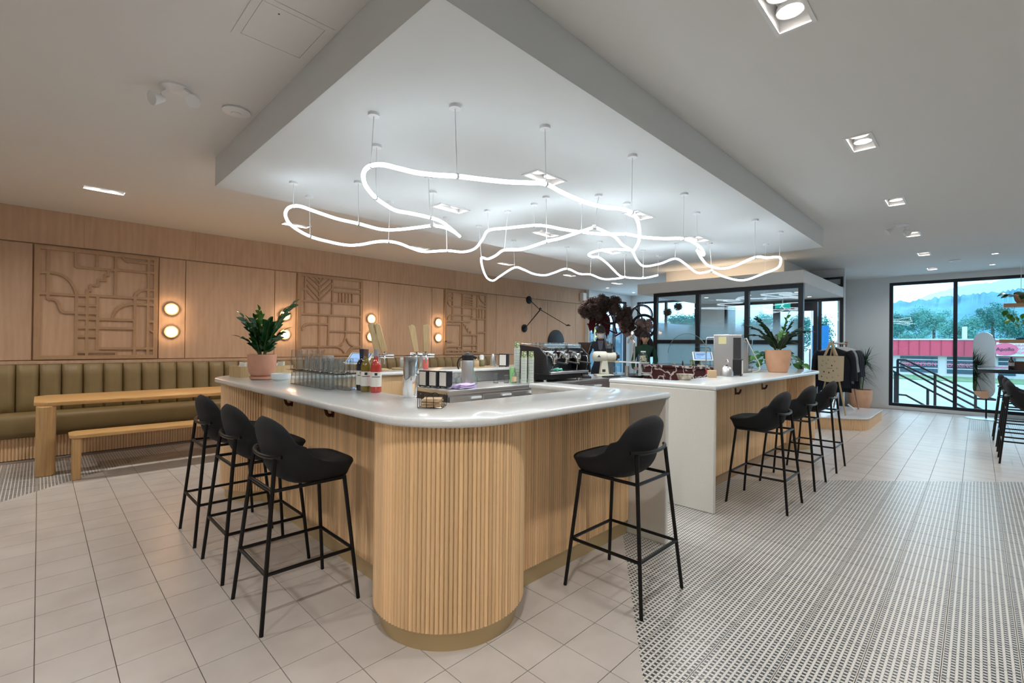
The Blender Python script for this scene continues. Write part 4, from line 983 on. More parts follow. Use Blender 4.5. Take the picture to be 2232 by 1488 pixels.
for k in range(4):
    R_ = rot('Z', k*PI/2); q = [R_@Vector(p) for p in [(-.018, -s, .004), (-.018, -s, .055), (-.012, -s, .066), (0, -s, .070), (.012, -s, .066), (.018, -s, .055), (.018, -s, .004)]]
    MB().tube(q, .0016, 6).build('wire_loop', 'black', t)
    q = [R_@Vector(p) for p in [(-s, -s, .004), (-s, -s, .064)]]
    w_ = MB().tube(q, .0016, 6); w_.lathe([(0, -.003), (.003, 0), (0, .003)], 8, o=q[1]); w_.build('corner_post', 'black', t)
cs = None
for k in range(9):
    loc = (1.44+random.uniform(-.004, .004), 2.005+random.uniform(-.004, .004), ZB+.007+k*.0045)
    if cs is None:
        cs = thing('coaster', 'square kraft coaster in the wire caddy stack', 'coaster', loc, .75, 'coasters stacked in the wire caddy')
        MB().box(-.047, .047, -.047, .047, 0, .004).build('card', 'kraft', cs, ang=0)
    else: dup(cs, loc, .75+random.uniform(-.12, .12))

# ---- back arm of the front bar (white top, y 4.66-5.20)
def tap_tower(label, loc, rz, hs, lean):
    t = thing('tap_tower', label, 'beer tap', loc, rz)
    MB().lathe([(.045, 0), (.045, .012), (.025, .02), (.025, .17), (0, .17)], 24).build('column', 'chrome', t)
    MB().tube([(-.13, 0, .18), (.16, 0, .18)], .026, 20).build('crossbar', 'chrome', t)
    for x, la in zip(hs, lean):
        MB().tube([(x, 0, .18), (x, -.06, .185)], .014, 12).tube(smooth([(x, -.05, .185), (x, -.085, .18), (x, -.10, .14), (x, -.102, .09)], 3), .009, 10).lathe([(.012, 0), (.016, .02), (.006, .035)], 12, o=(x, -.055, .195)).build('faucet', 'chrome', t)
        m = MB(); c, s_ = math.cos(la), math.sin(la); R_ = rot('Y', la)
        pr = [(-.030, 0), (.030, 0), (.040, .30), (.012, .33), (-.040, .315)]
        v = [(x+a*c+z*s_, -.055+h, .225+z*c-a*s_) for h in (-.030, .030) for a, z in pr]; n_ = len(pr)
        m.add(v, [tuple(range(n_)), tuple(range(2*n_-1, n_-1, -1))]+[((i+1) % n_, i, n_+i, n_+(i+1) % n_) for i in range(n_)])
        m.build('tap_handle', 'handle', t, ang=20, bevel=.004)
    return t
tap_tower('chrome beer tap tower with two raw wood handles, left of two', (2.70, 4.78, ZB), -.55, (-.02, .06), (-.20, -.30))
tap_tower('chrome beer tap tower with two raw wood handles, right of two', (3.27, 4.80, ZB), -.55, (-.055, .055), (-.20, .0))
def tablet(label, loc, rz, tilt=.9, lines=True, s=1):
    t = thing('tablet_stand', label, 'tablet', loc, rz)
    MB().box(-.07, .07, -.06, .06, 0, .012).build('foot', 'ceramic', t, bevel=.004)
    MB().tube([(0, .0, .01), (0, .03, .07), (0, .02, .11)], .022, 12).build('neck', 'ceramic', t)
    R_ = rot('X', -tilt+.15); c = Vector((0, 0, .15))
    R_ = rot('X', PI/2-tilt)
    MB().obox(c, (.27*s, .20*s, .018), R_).build('case', 'ceramic', t, bevel=.008)
    sc_ = MB().obox(c+R_@Vector((0, 0, .0095)), (.232*s, .165*s, .002), R_).build('bezel', 'ink', t, ang=0)
    MB().obox(c+R_@Vector((0, 0, .011)), (.215*s, .15*s, .001), R_).build('screen', 'screen', sc_, ang=0)
    if lines:
        m = MB()
        for i, w_ in enumerate((.13, .12, .10, 0, .06)):
            if w_: m.obox(c+R_@Vector((-.09+w_/2, .05-.022*i, .0118)), (w_, .008, .0006), R_)
        m.build('screen_text', 'ink', sc_, ang=0)
    return t
tablet('white framed tablet till behind the mugs, its screen turned away', (2.50, 4.86, ZB), -.95, .95, False)
bd = None
for (x, y, z, r, lb) in ((2.78, 5.02, 0, .16, 'round pale wooden board on the rear arm of the front bar, left one'), (3.18, 5.03, 0, .15, 'round pale wooden board on the rear arm, under the pink tin')):
    t = thing('round_board', lb, 'board', (x, y, ZB)); MB().lathe([(r*.97, 0), (r, .004), (r, .016), (r*.97, .02), (0, .02)], 40).build('board', 'handle', t)
t = thing('canister', 'grey blue cylinder canister beside the right tap tower', 'canister', (3.18, 5.03, ZB+.021)); MB().lathe([(.045, 0), (.048, .004), (.048, .13), (.045, .134), (0, .134)], 28).build('can', mat('greyblue', (.42, .50, .52), .4), t)
MB().lathe([(.049, .10), (.049, .125)], 28).build('band', 'ceramic', t)
t = thing('pink_tin', 'coral pink and white tin behind the right tap tower', 'tin', (3.45, 4.99, ZB)); MB().lathe([(.05, 0), (.053, .004), (.053, .12)], 28).build('tin_base', mat('coral', (.75, .16, .13), .4), t)
MB().lathe([(.053, .12), (.053, .185), (0, .187)], 28).build('tin_top', mat('palepink', (.72, .60, .62), .4), t)
def napkin_box(label, loc, rz, group=None):
    t = thing('napkin_dispenser', label, 'napkin holder', loc, rz, group)
    m = MB(); w, d, h = .062, .045, .185
    m.box(-w, w, -d, d, .01, .022); m.box(-w, w, -d, d, h-.008, h); m.box(-w, w, -.004, .004, .022, h-.008)
    m.box(-w, -w+.006, -d, d, .022, h-.008); m.box(w-.006, w, -d, d, .022, h-.008); m.build('case', 'plastic', t, ang=0, bevel=.003)
    for s_ in (-1, 1): MB().box(-w+.012, w-.012, s_*(d-.002)-.004, s_*(d-.002)+.004, .024, h-.012).build('napkins', 'paper', t, ang=0)
    for a in (-1, 1):
        for c_ in (-1, 1): MB().cyl((a*.05, c_*.035, 0), (a*.05, c_*.035, .012), .006, 8).build('foot', 'plastic', t)
    return t
nb = napkin_box('black napkin dispenser, left of three on the steel counter', (3.075, 4.42, ZL), -1.45, 'napkin dispensers on the steel counter')
dup(nb, (3.125, 4.30, ZL), -1.45, 'black napkin dispenser, middle of three on the steel counter')
dup(nb, (3.175, 4.18, ZL), -1.45, 'black napkin dispenser, right of three on the steel counter')
dup(nb, (4.66, 4.78, ZB), -1.2, 'black napkin dispenser on the rear arm of the bar beside the steel cone', 'napkin dispensers elsewhere')
dup(nb, (5.50, 1.90, ZB), .2, 'black napkin dispenser on the second bar beside the kettle', 'napkin dispensers elsewhere')
# airpot
t = thing('airpot', 'steel pump airpot with black lid on the steel counter', 'thermos', (3.44, 4.12, ZL), -.7)
MB().lathe([(.073, 0), (.073, .018)], 36).build('base', 'plastic', t)
MB().lathe([(.071, .018), (.071, .28), (.064, .305)], 36).build('body', 'steel', t)
MB().lathe([(.064, .30), (.066, .31), (.066, .36), (.05, .375), (.025, .382), (0, .383)], 36).build('lid', 'plastic', t)
MB().obox((.07, 0, .338), (.07, .03, .03), rot('Y', .25)).build('spout', 'plastic', t, bevel=.006)
MB().lathe([(.02, .38), (.022, .392), (0, .396)], 20).build('pump_button', 'steel', t)
MB().tube(smooth([(-.06, .0, .345), (-.10, 0, .31), (-.115, 0, .25), (-.10, 0, .20)], 4), .008, 8).build('carry_handle', 'plastic', t)
def cloth(label, loc, rz, sx, sy, m, layers=2):
    t = thing('folded_cloth', label, 'cloth', loc, rz)
    for k in range(layers):
        g_ = MB(); g_.grid(lambda u, v: ((u-.5)*sx*(1-.06*k), (v-.5)*sy*(1-.06*k), .004+.016*k+.006*math.sin(5*u+3*v+k)+.005*math.sin(11*v)), 14, 10)
        o = g_.build('fold', m, t, ang=80); so = o.modifiers.new('thick', 'SOLIDIFY'); so.thickness = .008; so.offset = 1
    return t
M_['lilac'] = mat('lilac_cloth', (.52, .42, .68), .9); M_['mint'] = mat('mint_cloth', (.20, .62, .50), .9)
cloth('folded lilac cloth on the steel counter left of the airpot', (3.30, 4.02, ZL), .1, .26, .17, 'lilac', 3)
st_ = None
for i in range(7):
    for j in range(2):
        loc = (3.28+i*.085, 4.40+j*.085, ZL)
        if st_ is None:
            st_ = thing('stemmed_glass', 'upturned stemmed glass behind the airpot', 'glass', loc, 0, 'upturned stemmed glasses on the steel counter')
            MB().lathe([(.033, 0), (.038, .05), (.028, .085), (.004, .10), (.004, .13), (.03, .138), (.03, .141), (0, .141)], 18).build('glass', 'cupglass', st_)
        else: dup(st_, loc)
# tray with condiments on the rear arm
t = thing('tray', 'pale wooden tray with condiments on the rear arm of the front bar', 'tray', (4.20, 4.86, ZB)); MB().box(-.26, .26, -.09, .09, 0, .006).box(-.26, .26, -.09, -.084, .006, .016).box(-.26, .26, .084, .09, .006, .016).build('tray', 'handle', t, ang=0)
zt_ = ZB+.007
t = thing('packet_stack', 'white packet stack at the left of the condiment tray', 'packets', (4.01, 4.86, zt_)); MB().box(-.045, .045, -.04, .04, 0, .085).build('stack', 'ceramic', t, bevel=.004)
for x, lb, mm, lid in ((4.10, 'white sugar jar with steel spoon on the tray', 'ceramic', None), (4.21, 'amber filled jar with brass lid on the tray', 'kraft', 'brass'), (4.31, 'olive filled jar with brass lid on the tray', mat('olive', (.20, .19, .10), .5), 'brass')):
    t = thing('condiment_jar', lb, 'jar', (x, 4.86, zt_)); MB().lathe([(.036, 0), (.04, .005), (.04, .08), (.034, .09), (0, .088)], 24).build('jar', mm, t)
    if lid: MB().lathe([(.037, .088), (.037, .10), (0, .102)], 24).build('lid', lid, t)
    MB().tube([(.0, 0, .08), (.02, .01, .15)], .003, 6).build('spoon', 'chrome', t)
t = thing('paper_roll', 'white cup standing behind the olive jar', 'cup', (4.37, 4.93, zt_)); MB().lathe([(.026, 0), (.032, .14), (.022, .165), (0, .166)], 24).build('cup', 'ceramic', t)
t = thing('steel_shaker', 'tall conical steel pitcher on the rear arm beside the black napkin box', 'pitcher', (4.50, 4.84, ZB)); MB().lathe([(.042, 0), (.044, .005), (.026, .15), (.018, .18), (0, .185)], 28).build('cone', 'steel', t); MB().tube([(.04, 0, .14), (.065, 0, .12), (.062, 0, .03), (.044, 0, .02)], .004, 6).build('handle', 'steel', t)
# small glasses and green bottle
for x, y, lb in ((4.05, 4.30, 'small tapered glass on the steel counter, left of the green bottle'), (4.16, 4.22, 'short glass next to the small tapered glass')):
    tumbler('short_glass', .033, .12 if x < 4.1 else .10, lb, 'glass', loc=(x, y, ZL))
t = thing('syrup_bottle', 'clear bottle of green liquid left of the paper cups', 'bottle', (4.24, 4.16, ZL)); MB().lathe([(.03, 0), (.03, .11), (.012, .14), (.012, .165), (0, .165)], 20).build('body', 'cupglass', t); MB().lathe([(.0305, .02), (.0305, .08)], 20).build('label_paper', 'kraft', t)
t = thing('green_cup', 'translucent green plastic cup beside the paper cup stacks', 'cup', (4.30, 4.26, ZL)); MB().lathe([(.026, 0), (.036, .19), (.034, .19), (.024, .005), (0, .005)], 20).build('cup', mat('green_plastic', (.25, .55, .22), .3), t)
# paper cups: 3 stacks
def cup_mat():
    m, t_, b = newmat('dotted_cup'); N = t_.nodes; L = t_.links
    tc = N.new('ShaderNodeTexCoord'); v = N.new('ShaderNodeTexVoronoi'); v.inputs['Scale'].default_value = 70; L.new(tc.outputs['Object'], v.inputs['Vector'])
    r = N.new('ShaderNodeValToRGB'); r.color_ramp.interpolation = 'CONSTANT'; r.color_ramp.elements[0].color = (.72, .74, .62, 1); r.color_ramp.elements[1].position = .36; r.color_ramp.elements[1].color = (.13, .18, .055, 1)
    L.new(v.outputs['Distance'], r.inputs[0]); L.new(r.outputs[0], b.inputs['Base Color']); b.inputs['Roughness'].default_value = .6
    return m
M_['cup'] = cup_mat()
pc = None
for (x, y, n_, nm) in ((4.385, 4.255, 33, 'tallest left'), (4.385, 4.13, 24, 'middle'), (4.485, 4.10, 24, 'right')):
    for k in range(n_):
        hk_ = .0135 if k < n_-1 else .0135
        loc = (x, y, ZL+.002+.0135*k)
        if pc is None:
            pc = thing('paper_cup', '', 'paper cup', loc, 0)
            MB().lathe([(.038, 0), (.039, .001), (.030, .086), (.029, .088), (0, .088)], 16).build('sleeve', 'cup', pc)
            MB().lathe([(.040, -.001), (.0415, .002), (.040, .005), (.038, .003)], 16).build('rim', 'ceramic', pc)
            o = pc
        else: o = dup(pc, loc)
        o['group'] = 'paper cups in the %s stack' % nm
        o['label'] = 'green dotted paper cup, topmost of the %s stack' % nm if k == n_-1 else 'green dotted paper cup with white rim inside the %s stack' % nm

# ================================================================ ESPRESSO MACHINE (front faces -y)
em = thing('espresso_machine', 'large chrome and black espresso machine on the steel counter', 'coffee machine', (5.08, 4.24, ZL))
Wm, Dm = .43, .27
for sx in (-1, 1):
    pr = [(-Dm-.06, .10), (-Dm-.03, .34), (-Dm+.10, .45), (.22, .49), (.29, .47), (.27, .26), (.18, .10)]
    sp = MB().prismd(pr, lambda a, b_, h: (h, a, b_), sx*(Wm+.03)-.014, sx*(Wm+.03)+.014).build('side_panel', 'plastic', em, ang=30, bevel=.008)
    for k in range(7): MB().obox((sx*(Wm+.046), -.20, .14+.035*k), (.006, .10, .007)).build('rib', 'plastic', sp, ang=0)
MB().prismd([(-Dm+.06, .30), (-Dm+.04, .40), (.0, .44), (.24, .44), (.24, .12), (.02, .12), (.02, .29)], lambda a, b_, h: (h, a, b_), -Wm+.016, Wm-.016).build('body', 'chrome', em, ang=30, bevel=.008)
MB().box(-Wm+.016, Wm-.016, -.02, .0, .13, .30).build('back_plate', 'steeld', em, ang=0)
MB().box(-Wm+.016, Wm-.016, -Dm-.06, .0, .10, .135).build('drip_tray', 'steel', em, bevel=.008)
gr_ = MB()
for k in range(18): gr_.box(-.39+.044*k, -.37+.044*k, -Dm-.045, -.03, .135, .139)
gr_.build('grille', 'chrome', em, ang=0)
MB().box(-Wm+.03, Wm-.03, -.20, .22, .02, .10).build('underframe', 'plastic', em, bevel=.006)
for sx in (-1, 1):
    for sy in (-.18, .2): MB().lathe([(.022, 0), (.022, .03), (.016, .035), (.016, .10)], 16, o=(sx*.36, sy, 0)).build('leg', 'chrome', em)
for x in (-.26, 0, .26):
    gh = MB().lathe([(.040, .27), (.044, .29), (.044, .34), (.036, .37), (0, .375)], 24, o=(x, -Dm+.02, 0)).build('group_head', 'chrome', em)
    pf = MB().lathe([(.0, .235), (.03, .238), (.036, .25), (.036, .275), (0, .275)], 24, o=(x, -Dm+.02, 0)).build('portafilter', 'chrome', em)
    MB().tube([(x+.02, -Dm-.01, .255), (x+.07, -Dm-.15, .235)], [.011, .014], 12).build('grip', 'plastic', pf)
    MB().tube([(x, -Dm+.02, .235), (x, -Dm+.02, .215)], .008, 8).build('spout', 'chrome', pf)
    MB().obox((x+.04, -Dm+.03, .40), (.012, .03, .09), rot('X', .4)).build('lever', 'plastic', em, bevel=.003)
for x, s_ in ((-.39, 1), (.13, 1), (.39, -1)):
    MB().tube(smooth([(x, -Dm+.03, .34), (x, -Dm-.04, .33), (x+.01*s_, -Dm-.06, .25), (x+.02*s_, -Dm-.045, .15)], 4), .0055, 8).build('steam_wand', 'chrome', em)
MB().tube([(-Wm+.02, -Dm+.08, .47), (Wm-.02, -Dm+.08, .47), (Wm-.02, .22, .50), (-Wm+.02, .22, .50)], .005, 8, closed=True).build('cup_rail', 'chrome', em)
MB().box(-Wm+.03, Wm-.03, -Dm+.078, -Dm+.082, .443, .50).build('glass_guard', 'cupglass', em, ang=0)
gc = None
for j in range(3):
    for i in range(9):
        loc = (4.76+.075*i, 4.14+.08*j, ZL+.442)
        if i > 6 and j == 0: continue
        if gc is None: gc = tumbler('espresso_glass', .03, .075, 'small clear glass on top of the espresso machine', 'glass', group='glasses on top of the espresso machine', loc=loc)
        else: dup(gc, loc)
cloth('mint green cloth lying on the drip tray of the espresso machine', (4.86, 3.98, ZL+.141), .2, .16, .10, 'mint', 2)
# black grinder right of the machine
t = thing('coffee_grinder', 'black coffee grinder with tinted hopper at the right end of the espresso machine', 'coffee grinder', (5.72, 4.15, ZL), -.6)
MB().box(-.07, .07, -.11, .11, 0, .03).build('base', 'plastic', t, bevel=.006); MB().box(-.06, .06, -.02, .10, .03, .30).build('housing', 'plastic', t, bevel=.012)
MB().box(-.05, .05, -.09, -.02, .22, .30).build('chute', 'plastic', t, bevel=.01)
MB().box(-.045, .045, -.10, .02, .03, .05).build('fork', 'chrome', t, bevel=.004)
for i in (-1, 1): MB().lathe([(.010, 0), (.010, .006), (0, .007)], 12, rot('X', PI/2), (i*.022, -.09, .26)).build('button', 'ceramic', t)
MB().lathe([(.035, .30), (.045, .33), (.095, .50), (.097, .515), (0, .517)], 24, rot('Z', 0)).build('hopper', mat('smoked_hopper', (.06, .04, .03), .1, coat=.5), t)
MB().lathe([(.098, .513), (.098, .525), (0, .527)], 24).build('hopper_lid', 'plastic', t)
# white shop grinder
wg = thing('shop_grinder', 'cream coated shop coffee grinder with long horizontal barrel', 'coffee grinder', (6.28, 4.18, ZL), -.75)
M_['cream'] = mat('cream_enamel', (.66, .65, .56), .3)
MB().box(-.14, .14, -.11, .11, 0, .03).build('foot', 'cream', wg, bevel=.01)
MB().prismd([(-.075, .03), (.075, .03), (.045, .25), (-.045, .25)], lambda a, b_, h: (a, h, b_), -.05, .05).build('pedestal', 'cream', wg, bevel=.015)
MB().lathe([(.0, -.19), (.05, -.185), (.075, -.16), (.08, -.12), (.08, .02), (.075, .03), (.066, .035), (.066, .17), (.06, .18), (0, .18)], 32, rot('Y', PI/2), (0, 0, .31)).build('barrel', 'cream', wg)
MB().lathe([(.062, .18), (.062, .20), (.035, .205), (.03, .24), (0, .242)], 24, rot('Y', PI/2), (0, 0, .31)).build('adjusting_dial', 'plastic', wg)
MB().lathe([(.045, .375), (.045, .43), (.05, .435)], 24, o=(.08, 0, 0)).build('throat', 'plastic', wg)
MB().lathe([(.05, .435), (.055, .44), (.085, .60), (.086, .63), (.08, .63), (.05, .445)], 28, o=(.08, 0, 0)).build('hopper', 'cupglass', wg)
MB().prismd([(-.13, .30), (-.07, .30), (-.10, .335)], lambda a, b_, h: (a, h, b_), -.0815, -.078).build('triangle_mark', 'ink', wg, ang=0)
MB().box(.02-.06, .02-.01, -.054, -.050, .07, .11).build('name_plate', 'greyp' if 'greyp' in M_ else 'steeld', wg, ang=0)
t = tag(MB().box(6.02, 6.36, 3.93, 4.05, ZL+.001, ZL+.02).build('tamping_mat', 'plastic', None, bevel=.006), 'black tamping mat in front of the cream grinder', 'mat')
# second work counter (dark) with white riser shelf
c2 = thing('dark_counter', 'dark work counter between the grinder and the marble till counter', 'counter')
edge_slab(MB(), [(6.58, 3.88), (7.35, 3.88), (7.35, 4.60), (6.58, 4.60)], ZL-.04, ZL, .004).build('worktop', 'steeld', c2, ang=30); MB().box(6.60, 7.3, 3.90, 4.58, .05, ZL-.04).build('cabinet', 'steeld', c2, ang=0)
rs = thing('riser_shelf', 'small white riser shelf behind the cream grinder', 'shelf', (6.95, 4.2, ZL))
MB().box(-.16, .16, -.35, .35, .20, .215).build('board', 'ceramic', rs, bevel=.003)
for sy in (-.34, .335): MB().box(-.15, .15, sy, sy+.012, 0, .20).build('leg', 'ceramic', rs, ang=0)
t = thing('round_board', 'small round wooden board under the upturned glasses on the riser', 'board', (6.85, 4.40, ZL+.216)); MB().lathe([(.12, 0), (.12, .014), (0, .014)], 32).build('board', 'handle', t)
ug = None
for i, (a, c_) in enumerate([(-.05, -.05), (.03, -.05), (-.05, .03), (.03, .03)]):
    loc = (6.85+a, 4.40+c_, ZL+.231)
    if ug is None:
        ug = thing('upturned_glass', 'upturned tumbler on the small wooden board', 'glass', loc, 0, 'upturned tumblers on the riser board'); MB().lathe([(.036, 0), (.028, .09), (.027, .092), (0, .09)], 16).build('glass', 'cupglass', ug)
    else: dup(ug, loc)
ug2 = dup(ug, (6.84, 4.39, ZL+.325), 0, 'upturned tumbler balanced on top of the others')
t = thing('gooseneck_tap', 'chrome gooseneck water tap on the riser shelf', 'tap', (6.98, 4.06, ZL+.216), 1.2)
MB().lathe([(.04, 0), (.04, .008), (.025, .02)], 24).build('base', 'chrome', t)
MB().tube(smooth([(0, 0, .01), (0, 0, .26), (.01, 0, .34), (.06, 0, .38), (.13, 0, .37), (.16, 0, .31)], 5), .016, 12).build('neck', 'chrome', t)
MB().lathe([(.03, .40), (.033, .41), (.033, .50), (.02, .53), (0, .53)], 20, o=(.05, 0, -.02)).build('head', 'chrome', t); MB().tube([(.05, 0, .50), (.05, -.08, .55)], .006, 8).build('lever', 'chrome', t)
t = thing('snack_jar', 'glass jar of wrapped snacks left of the marble counter', 'jar', (7.05, 3.93, ZL+.216)); MB().lathe([(.06, 0), (.065, .01), (.065, .11), (.04, .14), (.04, .16)], 24).build('jar', 'cupglass', t); MB().lathe([(.042, .16), (.042, .18), (0, .182)], 24).build('lid', 'ceramic', t)
sm_ = MB()
for i in range(26): sm_.obox((random.uniform(-.038, .038), random.uniform(-.038, .038), .015+i*.0033), (.03, .022, .014), Euler((random.random()*3, random.random()*3, 0)).to_matrix())
sm_.build('snacks', mat('snack_wraps', (.66, .62, .42), .6, noise=.4, nscale=60), t, ang=0, kind='stuff')
t = thing('steel_tin', 'tall brushed steel cylinder under the riser shelf', 'canister', (6.70, 4.02, ZL)); MB().lathe([(.035, 0), (.035, .155), (0, .156)], 24).build('tin', 'steel', t)
tumbler('measuring_jug', .06, .14, 'clear measuring jug left of the brushed steel cylinder', 'jug', True, loc=(6.66, 4.25, ZL))
tumbler('wide_glass_jar', .055, .12, 'wide clear jar under the riser shelf right of the steel cylinder', 'jar', False, loc=(6.76, 3.88, ZL))
t = thing('steel_bowl', 'stacked white saucers under the riser shelf', 'saucers', (6.90, 3.78, ZL)); MB().lathe([(.04, 0), (.08, .02), (.08, .028), (.05, .03), (.085, .05), (.085, .056), (0, .04)], 28).build('saucers', 'ceramic', t)
# marble till counter
mc = thing('marble_counter', 'burgundy veined marble till counter behind the second bar', 'counter')
edge_slab(MB(), [(6.85, 2.45), (7.75, 2.45), (7.75, 3.85), (6.85, 3.85)], 1.05, 1.085, .004).build('top_slab', 'marble', mc, ang=30)
MB().box(6.87, 6.91, 2.47, 3.83, 0.02, 1.05).build('front_slab', 'marble', mc, bevel=.006)
MB().box(6.91, 7.7, 2.50, 3.80, 0, 1.05).build('carcass', 'steeld', mc, ang=0)
MB().box(6.60, 6.87, 2.52, 3.0, .84, .90).build('lower_shelf', 'marble', mc, bevel=.004)
tb2 = tablet('white tablet till with a lit order list on the marble counter', (7.02, 2.93, 1.086), -1.05, .95, True, 1.05)
ar = thing('sneeze_guard', 'arched clear glass guard standing on the marble counter', 'glass screen', (7.30, 3.30, 1.086), PI/2)
pr = arc(0, .18, .32, 0, 180, 24)+[(-.32, 0), (.32, 0)]
MB().prismd(pr, lambda a, b_, h: (a, h, b_), -.004, .004).build('arched_pane', 'glass', ar, ang=0)
MB().tube([(a, 0, b_) for a, b_ in pr[:25]], .004, 6).build('polished_edge', mat('glass_edge', (.10, .22, .22), .2), ar)
for s_ in (-.2, .2): MB().box(s_-.02, s_+.02, -.02, .02, 0, .02).build('clamp', 'brass', ar, bevel=.003)
t = thing('side_guard', 'small upright clear glass panel between arch and tablet', 'glass screen', (7.25, 3.03, 1.086), PI/2)
MB().box(-.12, .12, -.004, .004, 0, .28).build('pane', 'glass', t, ang=0); MB().tube([(-.12, 0, 0), (-.12, 0, .26), (-.10, 0, .28), (.12, 0, .28)], .004, 6).build('polished_edge', 'glass_edge' if 'glass_edge' in M_ else 'ink', t)
t = thing('sample_cup', 'single green patterned cup beside the arched glass', 'cup', (7.18, 3.16, 1.086)); MB().lathe([(.024, 0), (.035, .085), (.033, .085), (.02, .005), (0, .005)], 18).build('cup', 'cup', t)
t = thing('dropper_bottle', 'tiny brown bottle beside the green sample cup', 'bottle', (7.15, 3.30, 1.086)); MB().lathe([(.014, 0), (.014, .04), (.007, .05), (.007, .07), (0, .07)], 14).build('bottle', 'amber', t)
# water boiler group on a low stand behind the second bar
lo = thing('low_counter', 'low steel stand behind the second bar', 'counter'); edge_slab(MB(), [(4.45, 2.10), (6.78, 2.10), (6.78, 2.50), (4.45, 2.50)], .80, .84, .004).build('worktop', 'steeld', lo, ang=30); MB().box(4.47, 6.76, 2.12, 2.48, .05, .80).build('cabinet', 'steeld', lo, ang=0)
wb = thing('water_boiler', 'tall square steel water boiler with a yellow note, on the low steel stand', 'water boiler', (6.25, 2.27, .841), .25)
MB().box(-.12, .12, -.16, .17, 0, .70).build('cabinet', 'steel', wb, bevel=.01)
MB().box(-.1205, -.1195, .02, .11, .58, .67).build('sticky_note', mat('yellow_note', (.75, .72, .38), .8), wb, ang=0)
MB().box(-.121, -.1195, -.15, -.06, .10, .66).build('control_strip', 'steeld', wb, ang=0)
MB().tube([(-.10, .17, .66), (-.10, .25, .66), (-.10, .26, .62), (-.10, .26, .24)], .007, 8).build('fill_pipe', 'steel', wb)
MB().obox((-.10, .24, .22), (.03, .04, .04)).build('red_valve', mat('red_valve', (.45, .02, .03), .4), wb, bevel=.004)
t = thing('tall_cylinder', 'tall round steel brewer standing right of the square boiler', 'brewer', (6.50, 2.20, .841)); MB().lathe([(.075, 0), (.08, .004), (.08, .60), (.06, .62), (.06, .65), (0, .66)], 32).build('body', 'steel', t); MB().lathe([(.065, .62), (.065, .66), (0, .67)], 28).build('lid', 'chrome', t)
t = thing('clear_pitcher', 'tall clear water container right of the round brewer', 'container', (6.68, 2.19, .841)); MB().lathe([(.06, 0), (.065, .01), (.065, .64), (.06, .66)], 28).build('vessel', 'cupglass', t)
t = thing('hose', 'white hose looping in front of the round brewer', 'hose'); h0 = [(6.36, 2.10, 1.50), (6.38, 2.06, 1.40), (6.46, 2.03, 1.28), (6.58, 2.01, 1.17), (6.57, 2.0, 1.10), (6.42, 1.99, 1.078), (6.25, 1.98, 1.076)]
MB().tube(smooth(h0, 6), .008, 8).build('hose', 'ceramic', t)
kt = thing('kettle', 'brushed steel kettle with arched handle on the second bar', 'kettle', (5.30, 1.945, ZB), .6); kt.scale = (.82, .82, .95)
MB().lathe([(.075, 0), (.08, .006), (.078, .05), (.055, .10), (.03, .115), (0, .118)], 32).build('body', 'steel', kt); MB().lathe([(.02, .115), (.012, .13), (0, .135)], 16).build('lid_knob', 'plastic', kt)
MB().tube([(.07, 0, .05), (.11, 0, .09), (.125, 0, .12)], [.014, .010, .008], 10).build('spout', 'steel', kt)
MB().tube(smooth([(-.055, 0, .10), (-.06, 0, .15), (-.03, 0, .185), (.03, 0, .185), (.06, 0, .15), (.05, 0, .10)], 4), .006, 8).build('handle', 'steel', kt)
t = thing('kraft_box', 'small kraft paper box beside the kettle', 'box', (4.98, 1.98, ZB), .5); MB().box(-.05, .05, -.04, .04, 0, .075).build('box', 'kraft', t, bevel=.003); MB().box(-.02, .02, -.041, .041, .0755, .077).build('flap', 'kraft', t, ang=0)
bk = thing('wire_basket', 'pale crumpled foil basket on the second bar near the waterfall end', 'basket', (4.42, 2.02, ZB), .3)
MB().lathe([(.05, 0), (.06, .005), (.075, .05), (.08, .055), (.072, .05), (.05, .01), (0, .008)], 10).build('basket', mat('foil', (.45, .40, .32), .3, .6, noise=.5, nscale=40), bk, ang=10)

# ================================================================ SWING ARM LAMP, BLACK DISC, SPEAKER
sw = thing('swing_arm_lamp', 'black two armed swing wall lamp with round wall plates', 'wall lamp', (8.8, YL-.0235, 1.8))
RX = rot('X', PI/2); d1, d2 = (8.89, YL-.0235, 2.525), (8.73, YL-.0235, 1.79)
for d_ in (d1, d2): MB().lathe([(.10, 0), (.10, .02), (.09, .026), (0, .026)], 32, RX, d_).build('wall_plate', 'black', sw, world=True)
jn = P(1177, 675, Y=7.95); e1 = P(1236, 709, Y=7.75)
a = Vector(d1)+Vector((0, -.03, 0)); c_ = Vector(d2)+Vector((0, -.03, 0))
MB().tube([a, jn.lerp(a, .1), e1], .009, 8).build('upper_arm', 'black', sw, world=True); MB().tube([c_, jn], .009, 8).build('lower_arm', 'black', sw, world=True)
MB().tube([c_+Vector((.03, 0, .02)), jn+Vector((.06, 0, .03))], .005, 6).build('cable', 'black', sw, world=True)
MB().tube([jn+Vector((-.02, 0, -.03)), jn+Vector((.01, .01, .05)), jn+Vector((.05, 0, .03))], .014, 8).build('joint', 'black', sw, world=True)
MB().lathe([(.02, .03), (.06, .0), (.075, -.012), (.0, -.005)], 20, None, e1+Vector((.05, 0, 0))).build('lamp_shade', 'black', sw, world=True)
t = thing('round_wall_panel', 'matt black round disc leaning on the wall behind the espresso machine', 'wall disc', (10.0, YL-.022, 1.44)); MB().lathe([(.345, 0), (.345, .02), (.335, .028), (0, .028)], 48, RX).build('disc', mat('blue_black', (.012, .018, .026), .5), t)
